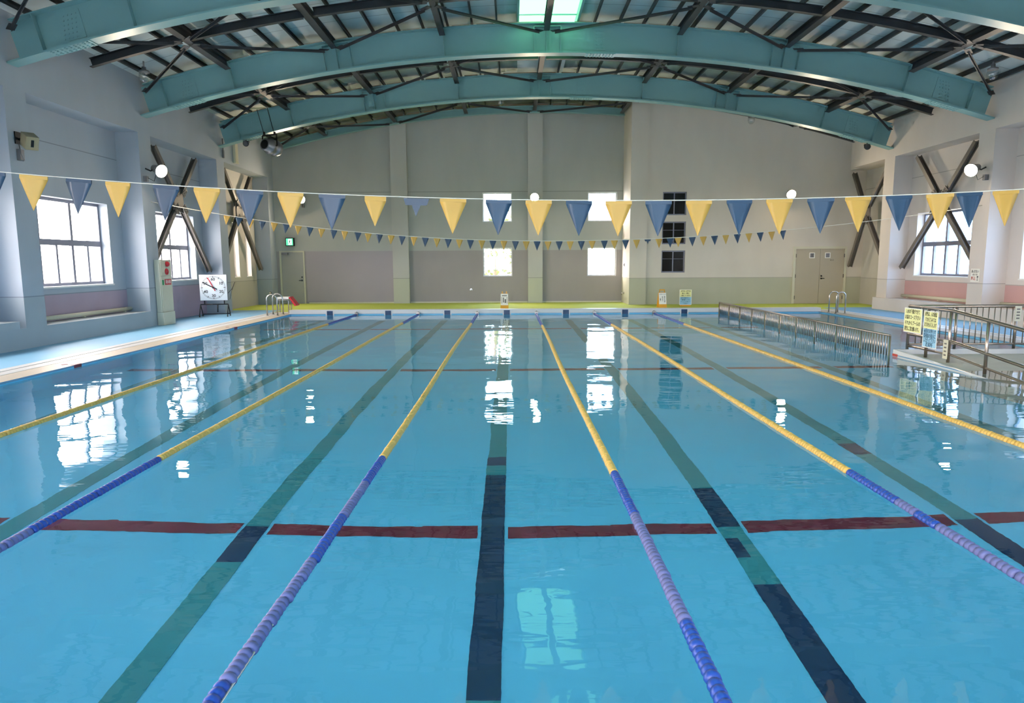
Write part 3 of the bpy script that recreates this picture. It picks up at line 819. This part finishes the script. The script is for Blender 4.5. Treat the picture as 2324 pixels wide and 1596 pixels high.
# ------------------------------------------------------------------ pace clock on its stand
t = thing('pace_clock', 'white square pace clock with red and black hands on a wheeled stand', 'clock', (-9.62, 22.0, 0), math.radians(12))
t['local'] = 1
S = .41; zc = .94
part(t, 'case', MB().box(-S - .01, -.005, zc - S - .01, S + .01, .07, zc + S + .01), M_grey, False)
fc = part(t, 'face', MB().box(-S, -.012, zc - S, S, -.0055, zc + S), M_face, False)
q = MB()
for i in range(60):
    a = 2 * PI * i / 60; s, co = math.sin(a), math.cos(a); L_ = .06 if i % 5 == 0 else .04
    q.bar((s * .375, -.0145, zc + co * .375), (s * (.375 - L_), -.0145, zc + co * (.375 - L_)), .003, .018 if i % 5 == 0 else .010, 0, (co, 0, -s))
part(fc, 'dial_mark', q, M_ink, False)
for i, b in ((0, '60'), (10, '10'), (20, '20'), (30, '30'), (40, '40'), (50, '50')):
    a = 2 * PI * i / 60; lettering(t, b, (math.sin(a) * .27, -.0145, zc + math.cos(a) * .265), .125)
def hand(ang, L1, L2, w, y, m, nm):
    a = math.radians(ang); s, co = math.sin(a), math.cos(a)
    part(t, nm, MB().bar((-s * L2, y, zc - co * L2), (s * L1, y, zc + co * L1), .004, w, 0, (co, 0, -s)), m, False)
hand(-62, .36, .12, .032, -.02, M_black, 'black_hand'); hand(-26, .35, .12, .028, -.027, M_red, 'red_hand')
part(t, 'hub', MB()._lathe([(.03, 0), (.03, .02)], Vector((0, -.03, zc)), Vector((0, -1, 0)), 12, 0), M_black, False)
q = MB()
for sx in (-.3, .3):
    q.tube([(sx, .03, zc - S - .01), (sx, .03, .4)], .018, 8)
q.tube([(-.42, .0, .4), (.42, .0, .4)], .018, 8); q.tube([(-.42, 0, .4), (-.42, -.2, .06)], .016, 8); q.tube([(.42, 0, .4), (.42, .25, .06)], .016, 8); q.tube([(-.42, 0, .4), (-.42, .25, .06)], .016, 8); q.tube([(.42, 0, .4), (.42, -.2, .06)], .016, 8)
q.tube([(-.42, .25, .07), (.42, .25, .07)], .014, 8); q.tube([(.1, 0, .4), (.1, -.05, .15)], .02, 8)
part(t, 'stand', q, M_black, False)
for sx in (-.42, .42):
    for y in (-.2, .25): part(t, 'caster', MB()._lathe([(.04, -.012), (.04, .012)], Vector((sx, y, .042)), Vector((1, 0, 0)), 12, 0), M_black, False)
part(t, 'power_cable', MB().tube([(.42, .06, .75), (.55, .1, .9), (.62, .2, 1.1), (.5, .2, .8), (.46, .1, .55)], .008, 6), M_black, False)

# ------------------------------------------------------------------ pool ladders
def handrail_pair(x_in, x_out, ys, say):
    t = thing('pool_handrail', say, 'handrail', ((x_in + x_out) / 2, sum(ys) / 2, 0), 0, 'stainless pool handrails')
    s = 1 if x_in > x_out else -1
    for y in ys:
        r = abs(x_in - x_out) / 2; cx = (x_in + x_out) / 2; H = .70
        pts = [(x_out, y, .008), (x_out, y, H - r)] + [(cx - s * r * math.cos(a), y, H - r + r * math.sin(a)) for a in [PI * k / 8 for k in range(1, 8)]] + [(x_in, y, H - r), (x_in, y, .008)]
        part(t, 'hoop', MB().tube(pts, .021, 10), M_steel)
        for x in (x_in, x_out): part(t, 'base_flange', MB()._lathe([(.05, .007), (.05, .02)], Vector((x, y, 0)), Vector((0, 0, 1)), 12, 0), M_steel)
handrail_pair(PX0 - .19, PX0 - .53, (22.2, 22.75), 'pair of stainless hoop handrails at the far corner beside the white stand')
handrail_pair(PX1 + .06, PX1 + .35, (21.9, 22.4), 'pair of stainless hoop handrails at the far corner near the double doors')
# low white stand with a red flap
t = thing('low_stand', 'low white tubular stand with a red flap behind the ladder', 'stand', (-7.9, 23.6, 0))
q = MB()
for y in (23.45, 23.75): part(t, 'leg_frame', MB().tube([(-8.1, y, .007), (-8.1, y, .42), (-8.06, y, .46), (-7.72, y, .46), (-7.7, y, .42), (-7.7, y, .007)], .022, 8), M_steel)
part(t, 'top_pad', MB().box(-8.1, 23.42, .485, -7.68, 23.78, .55), M_wframe)
part(t, 'flap', MB().prism([(-7.68, 23.42, .54), (-7.64, 23.42, .56), (-7.42, 23.42, .26), (-7.48, 23.42, .24)], (0, .36, 0)), M_red)

# ------------------------------------------------------------------ A-frame signs and notice board at the far end
def aframe(x, y, say, knobs, text):
    t = thing('floor_sign', say, 'sign', (x, y, 0), 0, 'yellow folding floor signs')
    for s in (-1, 1):
        q = MB(); q.prism([(x - .15, y + s * .18, .004), (x + .15, y + s * .18, .004), (x + .13, y + s * .03, .56), (x - .13, y + s * .03, .56)], (0, s * .02, 0))
        part(t, 'panel', q, M_orange)
    if knobs:
        q = MB()
        for k in (-.075, .075): q.box(x + k - .02, y - .04, .565, x + k + .02, y + .04, .64)
        part(t, 'handle', q, M_orange)
    else:
        part(t, 'handle', MB().tube([(x - .09, y, .57), (x - .09, y, .66), (x + .09, y, .66), (x + .09, y, .57)], .022, 8), M_orange)
    # paper on the front panel, leaning with it
    al = math.atan2(.15, .556)
    def on(u, v, d=.004): return (x + u, y - .18 - .02 + (v - .004) * .15 / .556 - d * math.cos(al), v + d * math.sin(al))
    pp = MB().quad(on(-.135, .14), on(.135, .14), on(.135, .55), on(-.135, .55))
    n0 = part(t, 'notice', pp, M_signw)
    if knobs:
        q = MB(); 
        for a, b, c_, d_ in ((-.09, .47, .09, .5), (-.1, .2, -.085, .44), (.085, .2, .1, .44), (-.05, .24, -.015, .42), (.01, .22, .06, .36)):
            q.quad(on(a, b, .006), on(c_, b, .006), on(c_, d_, .006), on(a, d_, .006))
        part(n0, 'picture', q, M_brown)
    for i, (tx, u, v, sz) in enumerate(text):
        lettering(n0, tx, on(u, v, .007), sz, rot=(PI / 2 - al, 0, 0), ls=.95)
aframe(-.27, 25.05, 'yellow folding floor sign with picture notice before the middle pillar', True, [])
aframe(5.56, 25.2, 'yellow folding floor sign with lines of lettering beside the notice board', False, [('この先すべります', 0, .5, .032), ('足\n元\nに\n注\n意', .08, .32, .05), ('走\nら\nな\nい', -.0, .33, .05), ('お\n願\nい', -.08, .3, .045)])
t = thing('notice_board', 'half yellow half blue notice board standing on the green mat', 'sign', (6.6, 25.85, 0))
part(t, 'board', MB().box(6.37, 25.84, .06, 6.83, 25.86, .64), M_signw)
part(t, 'yellow_paper', MB().box(6.385, 25.834, .365, 6.815, 25.8395, .625), M_signy); part(t, 'blue_paper', MB().box(6.385, 25.834, .075, 6.815, 25.8395, .36), M_signb)
part(t, 'base', MB().box(6.42, 25.78, .004, 6.78, 25.95, .058), M_orange)
for k, (tx, z) in enumerate((('お子様は、必ず保護', .58), ('者と一緒に', .495), ('入場してください', .41))): lettering(t, tx, (6.6, 25.8325, z), .06, .36 if k != 1 else .28)
for k, (tx, z) in enumerate((('泳ぎに自信のない方', .32), ('準備体操をしてから', .25), ('ゆっくり入水して', .18), ('下さい', .11))): lettering(t, tx, (6.6, 25.8325, z), .055, .36 if k != 3 else .16, m=M_inkb)

# small notice on the ramp-side column
t = thing('wall_notice', 'small white notice with black and red lettering on the column above the railing', 'sign', (XR - .02, 19.08, 1.1))
part(t, 'board', MB().box(XR - .012, 18.9, 1.09, XR - .004, 19.26, 1.46), M_signw)
R_ = (PI / 2, 0, -PI / 2)
lettering(t, 'あぶない', (XR - .013, 19.08, 1.38), .09, .3, R_)
lettering(t, 'ので', (XR - .013, 19.08, 1.29), .06, .2, R_)
lettering(t, '飛込', (XR - .013, 19.14, 1.18), .11, .2, R_, M_inkr)
lettering(t, '禁\n止', (XR - .013, 18.97, 1.19), .07, None, R_)

# ------------------------------------------------------------------ lane end marks, depth marks
for i, x in enumerate(LX):
    q = MB().box(x - .14, PY1 - .008, -.1, x + .14, PY1 - .0055, .125, 1).box(x - .1, PY1 - .014, -.095, x + .1, PY1 - .009, .098, 0)
    single('lane_end_mark', q, [M_navy, M_white], 'dark blue square mark on the raised far pool edge, %s lane from the clock side' % ORD[i], 'tile mark', 'dark square marks on the far pool edge', (x, PY1, 0))
for y, say in ((11.55, 'red depth mark tile on the clock-side pool edge beside the wide window reflection'), (18.3, 'red depth mark tile on the clock-side pool edge before the pace clock')):
    q = MB().prism([(PX0 - .16, y, .001), (PX0 - .22, y + .07, .001), (PX0 - .28, y, .001), (PX0 - .22, y - .07, .001)], (0, 0, .004)).box(PX0 - .06, y - .1, .001, PX0 + .008, y + .1, .005).box(PX0 + .0045, y - .1, -.12, PX0 + .009, y + .1, .0009)
    single('depth_mark', q, [M_maroon], say, 'tile mark', 'red depth marks on the pool edge', (PX0, y, 0))

# ------------------------------------------------------------------ lane ropes
FL = .235
def float_mesh(name, m, deep):
    prof = []; n = 5; seg = FL * .96 / n
    prof.append((.012, 0))
    for k in range(n):
        t0 = .004 + k * seg
        big = .0365 if k < n - 1 else .0385
        prof += [(.031 - deep, t0), (big - .002, t0 + seg * .12), (big, t0 + seg * .5), (big - .003, t0 + seg * .9)]
    prof.append((.014, FL * .96 + .004))
    return MB()._lathe(prof, Vector((0, 0, 0)), Vector((0, -1, 0)), 12, 0).mesh(name, m)
ME_B = float_mesh('float', M_ropeb, .006); ME_F = float_mesh('float', M_ropef, .006); ME_Y = float_mesh('float', M_ropey, .001)
ROPE_X = [-5.24, -3.16, -1.17, .83, 2.79, 4.80]
NEARB = [5.9, 5.87, 5.95, 5.41, 5.55, 5.6]; FARB = [19.35, 19.5, 19.4, 18.65, 18.8, 18.8]
FADE = [[], [(0, 4.3)], [(2.65, 3.8), (4.6, 5.3)], [(2.98, 4.46)], [(4.5, 4.75), (0, 4.3)], []]
for i, x in enumerate(ROPE_X):
    t = thing('lane_rope', 'yellow and blue float lane rope, %s from the clock side' % ORD[i], 'lane rope', (x, PY1 - .05, WZ), 0, 'float lane ropes')
    part(t, 'wire', MB().tube([(x, PY0 + .02, WZ + .006), (x, PY1 - .03, WZ + .006)], .006, 6), M_steel)
    part(t, 'end_hook', MB().box(x - .05, PY1 - .09, WZ + .0, x + .05, PY1 - .014, WZ + .09).tube([(x, PY1 - .06, WZ + .05), (x, PY1 - .02, WZ + .1)], .02, 8), M_galv)
    y = PY1 - .12; k = 0
    while y - FL > PY0 + .1:
        yc = y - FL / 2
        if yc > FARB[i] or yc < NEARB[i]:
            me = ME_F if any(a < yc < b for a, b in FADE[i]) else ME_B
        else: me = ME_Y
        dx = .012 * math.sin(y * .55 + i * 1.7) * (1 if y < 21 else 0) - (.035 * max(0, 4 - y) / 2 if i == 2 else 0)
        o = link('float', me, t, (dx, y - (PY1 - .05), .006))
        o.rotation_euler = (0, random.uniform(0, .5), math.radians(random.uniform(-.6, .6)))
        y -= FL
# ------------------------------------------------------------------ pennant lines
def pennant(w, h, hem, fold=0):
    m = MB(); R, C = 6, 5; base = 0
    def P(r, c, y):
        t = r / R; hw = w / 2 * (1 - t) + .0015
        u = (c / (C - 1) - .5) * 2
        return (u * hw, y + .02 * w * math.sin(u * 2.2 + t * 2) * (1 - t * .3), -hem - (h - hem) * t)
    for y in (0, .003):
        for r in range(R + 1):
            for c in range(C): m.v.append(P(r, c, y))
    n = (R + 1) * C
    for r in range(R):
        for c in range(C - 1):
            a = r * C + c
            m.face((a, a + C, a + C + 1, a + 1), 0, True); m.face((n + a + 1, n + a + C + 1, n + a + C, n + a), 0, True)
    for r in range(R):
        a = r * C; m.face((a, n + a, n + a + C, a + C)); a = r * C + C - 1; m.face((a + C, n + a + C, n + a, a))
    m.box(-w / 2, -.004, -hem * 1.1, w / 2, .007, .004)
    return m
def folded(w, h, hem):
    m = MB(); m.prism([(-w / 2, -.004, 0), (w / 2, -.004, 0), (w / 2 - .02, -.004, -h * .2), (-w / 2 + .02, -.004, -h * .2)], (0, .008, 0))
    m.prism([(-w * .17, -.001, -h * .2), (w * .17, -.001, -h * .2), (0, -.001, -h * .52)], (0, .004, 0)); return m
def line_z(xx, zmin, kl, kr, xm=1.2): return zmin + (kl if xx < xm else kr) * (xx - xm) ** 2
def pennants(name, Y, zmin, kl, kr, x0, x1, flags, w, h, say, cordr):
    o = (1.2, Y, zmin)
    t = thing(name, say, 'pennant line', o, 0, 'pennant lines across the pool')
    xs = [x0 + (x1 - x0) * i / 60 for i in range(61)]
    part(t, 'cord', MB().tube([(x, Y, line_z(x, zmin, kl, kr)) for x in xs], cordr, 6), M_string)
    mes = {}
    for key, m in (('y', M_flagy), ('b', M_flagb)):
        mes[key, 0] = pennant(w, h, h * .07).mesh('pennant', m); mes[key, 1] = folded(w, h, .02).mesh('pennant', m); mes[key, 2] = pennant(w * .8, h * .85, h * .1).mesh('pennant', m)
    for x, c, fo in flags:
        z = line_z(x, zmin, kl, kr); sl = 2 * (kl if x < 1.2 else kr) * (x - 1.2)
        q = link('pennant', mes[c, fo], t, (x - o[0], 0, z - o[2] - cordr - .005))
        q.rotation_euler = (random.uniform(-.06, .06), -math.atan(sl), random.uniform(-.12, .12)); q['label'] = 'blue pennant' if c == 'b' else 'yellow pennant'
NEAR = [52, 140, 236, 319, 422, 509, 601, 688, 777, 870, 958, 1037, 1135, 1221, 1308, 1393, 1479, 1566, 1653, 1739, 1828, 1908, 1996, 2084, 2147, 2225, 2340]
def near_x(px): return (px - 1162) / 1542 * 5.6 * 1.034
fl = [(near_x(px), 'b' if i % 2 == 0 else 'y', 2 if i == 9 else 1 if i == 10 else 0) for i, px in enumerate(NEAR)]
for k in range(1, 9): fl.append((fl[0][0] - .335 * k if False else near_x(52) - .335 * k, 'y' if k % 2 else 'b', 0))
for k in range(1, 9): fl.append((near_x(2340) + .335 * k, 'y' if k % 2 else 'b', 0))
pennants('pennant_line', 5.6, 2.195, .0089, .0087, XL + .03, XR - .03, fl, .212, .275, 'large near line of blue and yellow pennants strung across the pool', .004)
FARP = [530.5, 557, 583, 608.5, 635, 661, 688, 713.7, 739.5, 766.6, 790.8, 820, 843, 868, 894, 918.4, 944.7, 970, 996, 1021, 1046, 1070.5, 1096, 1120.6, 1145, 1171, 1195, 1219.3, 1243.6, 1268.6, 1293, 1318, 1342, 1369.3, 1391.8, 1416.8, 1441.3, 1466, 1491, 1516, 1534, 1565.5, 1590, 1615, 1640, 1665.5, 1691.3, 1716.7, 1742, 1766.9]
flf = []
for i, px in enumerate(FARP):
    flf.append(((px - 1162) / 1542 * 19.0 * 1.004, 'y' if i % 2 == 0 else 'b', 1 if i == 37 else 0))
pennants('pennant_line', 19.0, 2.28, .0091, .0066, XL + .03, XR - .03, flf, .18, .25, 'small far line of blue and yellow pennants strung between the two lamp columns', .01)

# ------------------------------------------------------------------ ramp, its railings and the pool fence
RXL = 7.05
m = MB(); m.prism([(RXL, 12.3, -1.33), (RXL, 12.3, 0), (RXL, 11.2, 0), (RXL, 10.55, -.045), (RXL, 3.5, -1.0), (RXL, 3.5, -1.33)], (PX1 - RXL - .01, 0, 0), 0)
single('ramp', m, [M_conc], 'pale concrete access ramp sloping down into the water behind the railings', 'ramp')
m = MB(); m.prism([(RXL - .055, 12.36, -.005), (RXL - .055, 12.36, .085), (RXL - .055, 9.5, -.06), (RXL - .055, 9.5, -.2), (RXL - .055, 10.6, -.005)], (.052, 0, 0), 0)
m.prism([(RXL - .06, 12.36, -.022), (RXL - .06, 12.36, -.006), (RXL - .06, 10.6, -.006), (RXL - .06, 10.25, -.022)], (.057, 0, 0), 1)
m.prism([(RXL - .058, 12.36, -.3), (RXL - .058, 12.36, -.0225), (RXL - .058, 10.25, -.0225), (RXL - .058, 9.5, -.21), (RXL - .058, 9.5, -.3)], (.055, 0, 0), 0)
m.box(RXL, 12.305, -.3, PX1 - .01, 12.36, .085, 0)
single('ramp_kerb', m, [M_white, M_bluetile], 'white kerb with a blue stripe edging the ramp', 'kerb')
q = MB().box(RXL - .066, 12.2, -.035, RXL - .0605, 12.36, .01)
single('depth_mark', q, [M_inkr], 'red mark tile on the ramp kerb at the end of the fence', 'tile mark', None, (RXL, 12.3, 0))

def rz_ramp(y, h):          # rail height over the slope
    return h if y > 11.2 else h - .105 * (11.2 - y)
t = thing('ramp_railing', 'steel handrail sloping along the near edge of the ramp, with two notices on it', 'railing', (7.3, 11, .0))
ys = [12.45, 11.2, 10.3, 9.4, 8.2, 6.5]
for h, r in ((.87, .03), (.36, .026), (.14, .02)):
    part(t, 'rail', MB().tube([(7.3, y, rz_ramp(y, h)) for y in ys], r, 10), M_galv)
for y in (12.45, 11.88, 11.26, 10.36, 9.35, 8.3):
    zb = .004 if y > 11.2 else max(-.9, -.045 - .1355 * (10.55 - y)) + .012
    part(t, 'post', MB().tube([(7.3, y, zb), (7.3, y, rz_ramp(y, .85))], .026, 10), M_galv)
for i in range(11):
    y = 12.35 - i * .105
    if y < 11.3: break
t = thing('ramp_railing', 'steel railing with upright bars along the back of the ramp', 'railing', (9, 12.5, 0))
for z, r in ((.86, .03), (.16, .02)): part(t, 'rail', MB().tube([(7.36, 12.5, z), (12.6, 12.5, z)], r, 10), M_galv)
for x in (8.2, 9.3, 10.55, 11.7): part(t, 'post', MB().tube([(x, 12.5, .01), (x, 12.5, .84)], .026, 10), M_galv)
k = 0; x = 7.47
while x < 12.5:
    if min(abs(x - p_) for p_ in (8.2, 9.3, 10.55, 11.7)) > .05: part(t, 'bar', MB().tube([(x, 12.5, .17), (x, 12.5, .84)], .009, 8), M_galv)
    x += .11
t = thing('ramp_railing', 'steel handrail on the far side of the ramp, mostly out of view', 'railing', (9.0, 11, 0))
for h, r in ((.87, .03), (.36, .026), (.14, .02)): part(t, 'rail', MB().tube([(8.92, y, rz_ramp(y, h)) for y in (11.68, 11.2, 10.3, 9.4, 8.2, 6.5)], r, 10), M_galv)
for y in (11.68, 10.6, 9.5, 8.4):
    zb = .004 if y > 11.2 else max(-.9, -.045 - .1355 * (10.55 - y)) + .012
    part(t, 'post', MB().tube([(8.92, y, zb), (8.92, y, rz_ramp(y, .85))], .026, 10), M_galv)

# notices on the railing (they face the swimmers)
RL = (PI / 2, 0, -PI / 2)
def hung_notice(y1, y0, ztop, zbot, say, rows, split):
    t = thing('railing_notice', say, 'sign', (7.25, (y0 + y1) / 2, zbot), 0, 'notices hung on the ramp railing')
    X = 7.24
    part(t, 'board', MB().box(X - .004, y0, zbot, X, y1, ztop), M_signw)
    zs = zbot + (ztop - zbot) * split
    part(t, 'yellow_paper', MB().box(X - .006, y0 + .015, zs + .004, X - .0042, y1 - .015, ztop - .015), M_signy)
    if split > 0.05: part(t, 'blue_paper', MB().box(X - .006, y0 + .015, zbot + .015, X - .0042, y1 - .015, zs - .002), M_signb)
    for tx, fz, wd, ink in rows:
        lettering(t, tx, (X - .0072, (y0 + y1) / 2, zbot + (ztop - zbot) * fz), .085, (y1 - y0) * wd, RL, M_ink if ink == 0 else M_inkb)
    q = MB()
    for y in (y0 + .05, y1 - .05): q.tube([(X - .002, y, ztop - .02), (7.262, y, ztop + .03), (7.25, y, ztop + .03)], .004, 6)
    part(t, 'tie', q, M_string)
hung_notice(12.5, 11.96, .845, .40, 'pale yellow notice with four lines of lettering at the railing corner', [('入水の準備ができて', .85, .78, 0), ('お盆のコース下さい', .62, .85, 0), ('それからプールの', .38, .85, 0), ('清潔にご協力願います。', .15, .82, 0)], 0.03)
hung_notice(11.9, 11.5, .83, .19, 'tall notice, yellow above and blue below, hung on the ramp handrail', [('対象は、人の迷惑', .91, .84, 0), ('をかえりみては', .76, .74, 0), ('なりません導入します', .62, .84, 0), ('前回のお知らせ', .45, .84, 1), ('監視員の指示に', .32, .84, 1), ('したがって下さい', .2, .84, 1), ('返却所', .08, .5, 1)], .52)
def post_plate(x, y, z0, z1, wx, wy, say):
    t = thing('rail_plate', say, 'sign', (x, y, z0))
    part(t, 'board', MB().box(x - wx, y - wy, z0, x + wx, y + wy, z1), M_cream)
    q = MB()
    for k in range(4):
        zz = z0 + (z1 - z0) * (.2 + .2 * k)
        if wx > wy: q.box(x - wx * .5, y - wy - .002, zz - .012, x + wx * .5, y - wy - .0005, zz + .012)
        else: q.box(x - wx - .002, y - wy * .5, zz - .012, x - wx - .0005, y + wy * .5, zz + .012)
    part(t, 'print', q, M_brown)
post_plate(7.262, 11.29, .06, .38, .004, .06, 'narrow beige plate on the handrail post below the notices')
post_plate(9.3, 12.46, .58, .86, .06, .004, 'small beige plate high on the back railing post')

# slim fence standing in the water
t = thing('pool_fence', 'low steel fence of close upright bars standing in the water along the outer lane', 'fence', (7.0, 17, 0))
FY0, FY1 = 12.46, 22.85; FX = 6.98; zt_ = .33
part(t, 'top_rail', MB().tube([(FX, FY0, zt_), (FX, FY1, zt_)], .02, 10), M_galv)
part(t, 'bottom_rail', MB().tube([(FX, FY0, -.09), (FX, FY1, -.09)], .016, 8), M_galv)
np_ = 11
for i in range(np_): 
    y = FY0 + (FY1 - FY0) * i / (np_ - 1)
    part(t, 'post', MB().tube([(FX, y, DEPTH + .003), (FX, y, zt_ - .01)], .02, 10), M_galv)
bar_me = MB().tube([(0, 0, -.08), (0, 0, zt_ - .015)], .0125, 8).mesh('bar', M_galv)
for i in range(np_ - 1):
    for k in range(1, 11):
        y = FY0 + (FY1 - FY0) * (i + k / 11) / (np_ - 1)
        link('bar', bar_me, t, (FX - 7.0, y - 17, 0))

# ledge slab in the bay before the first column
q = MB().box(BL + .02, 9.6, .425, XL + .06, 13.55, .575)
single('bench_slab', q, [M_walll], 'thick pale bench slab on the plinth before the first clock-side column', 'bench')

# ------------------------------------------------------------------ outdoors
g = MB().box(-60, -60, -.6, -11.3, 90, -.35).box(14.35, -60, -.6, 60, 90, -.35).box(-11.3, 29.4, -.6, 14.35, 90, -.35).box(-11.3, -60, -.6, 14.35, -2.4, -.35); struct('ground_outside', g, [M_ground])
def tree(x, y, h, r, say):
    t = thing('tree', say, 'tree', (x, y, -.35), 0, 'trees outside the far windows')
    part(t, 'trunk', MB().tube([(x, y, -.35), (x + .1, y, h * .5), (x, y + .1, h)], [.16, .12, .05], 8), M_bark)
    q = MB(); rnd = random.Random(int(x * 10))
    for k in range(260):
        a, b, rr = rnd.uniform(0, 2 * PI), rnd.uniform(-1, 1), r * rnd.uniform(.3, 1)
        c = Vector((x + rr * math.cos(a), y + rr * math.sin(a), h * .62 + b * h * .45))
        u = Vector((rnd.uniform(-1, 1), rnd.uniform(-1, 1), rnd.uniform(-1, 1))).normalized(); v = u.cross(Vector((.3, .7, .2))).normalized(); s = rnd.uniform(.1, .2)
        q.quad(c - u * s, c + v * s * .6, c + u * s, c - v * s * .6)
    part(t, 'foliage', q, M_leaf)
tree(-.9, 34.5, 3.6, 1.3, 'pale leafy tree outside the lower far window'); tree(1.2, 37, 4.2, 1.5, 'second leafy tree standing outside behind the middle pillar')
t = thing('neighbour_building', 'pale low building outside the wide windows beyond the ramp', 'building', (26, 16, -.35))
part(t, 'wall', MB().box(24, 4, -.35, 28, 34, 1.9), M_bld); part(t, 'roof', MB().box(23.7, 3.7, 1.91, 28.3, 34.3, 2.1), M_grey)

# ------------------------------------------------------------------ sky
wd = bpy.data.worlds.new('World'); scn.world = wd; wd.use_nodes = True
nt = wd.node_tree; N, L = nt.nodes, nt.links
bg = N['Background']; tc = N.new('ShaderNodeTexCoord'); sx = N.new('ShaderNodeSeparateXYZ'); L.new(tc.outputs['Generated'], sx.inputs[0])
rp = N.new('ShaderNodeValToRGB'); mr = N.new('ShaderNodeMapRange'); mr.inputs['From Min'].default_value = -1; mr.inputs['From Max'].default_value = 1
L.new(sx.outputs['X'], mr.inputs[0]); L.new(mr.outputs[0], rp.inputs[0])
el = rp.color_ramp.elements
el[0].position = .25; el[0].color = (1, .88, .82, 1); el[1].position = .75; el[1].color = (.12, .21, .36, 1)
em = el.new(.5); em.color = (.32, .42, .54, 1)
L.new(rp.outputs[0], bg.inputs[0]); bg.inputs[1].default_value = 23.0

# ------------------------------------------------------------------ camera
F, CX, CY, CZ = 1542.0, 1162, 798, 1.707
dn = Vector((59, 11712, F)).normalized(); fw = Vector((-1, -203, F)); fw = (fw - dn * fw.dot(dn)).normalized(); rt = dn.cross(fw)
rows = [rt, fw, -dn]                       # world axes in camera axes (x, y down, z ahead)
colv = lambda j: Vector((rows[0][j], rows[1][j], rows[2][j]))
X, Yd, Zf = colv(0), colv(1), colv(2)
cam = bpy.data.cameras.new('camera'); co = bpy.data.objects.new('camera', cam); COL.objects.link(co)
cam.sensor_fit = 'HORIZONTAL'; cam.sensor_width = 36; cam.lens = F / 2324 * 36; cam.clip_start = .05; cam.clip_end = 300
mw = Matrix.Identity(4)
for r in range(3): mw[r][0], mw[r][1], mw[r][2] = X[r], -Yd[r], -Zf[r]
mw[2][3] = CZ
co.matrix_world = mw
scn.camera = co

# ------------------------------------------------------------------ render look
vs = scn.view_settings; vs.view_transform = 'Standard'; vs.look = 'None'; vs.gamma = 1; vs.use_curve_mapping = False; vs.exposure = 0.68
cy = scn.cycles
cy.use_denoising = True
cy.use_adaptive_sampling = True; cy.adaptive_threshold = .08; cy.adaptive_min_samples = 16
cy.max_bounces = 9; cy.diffuse_bounces = 4; cy.glossy_bounces = 4; cy.transmission_bounces = 6; cy.transparent_max_bounces = 8
cy.sample_clamp_indirect = 6
bpy.context.view_layer.update()
dg = bpy.context.evaluated_depsgraph_get()
for o in LETTERS:
    me = bpy.data.meshes.new_from_object(o.evaluated_get(dg)); me.name = 'lettering'
    n_ = bpy.data.objects.new('lettering', me); COL.objects.link(n_); n_.parent = o.parent
    n_.location = o.location; n_.rotation_euler = o.rotation_euler; n_.scale = o.scale
    c_ = o.data; bpy.data.objects.remove(o); bpy.data.curves.remove(c_)
for o in bpy.data.objects:
    for k in ('o', 'local'):
        if k in o: del o[k]
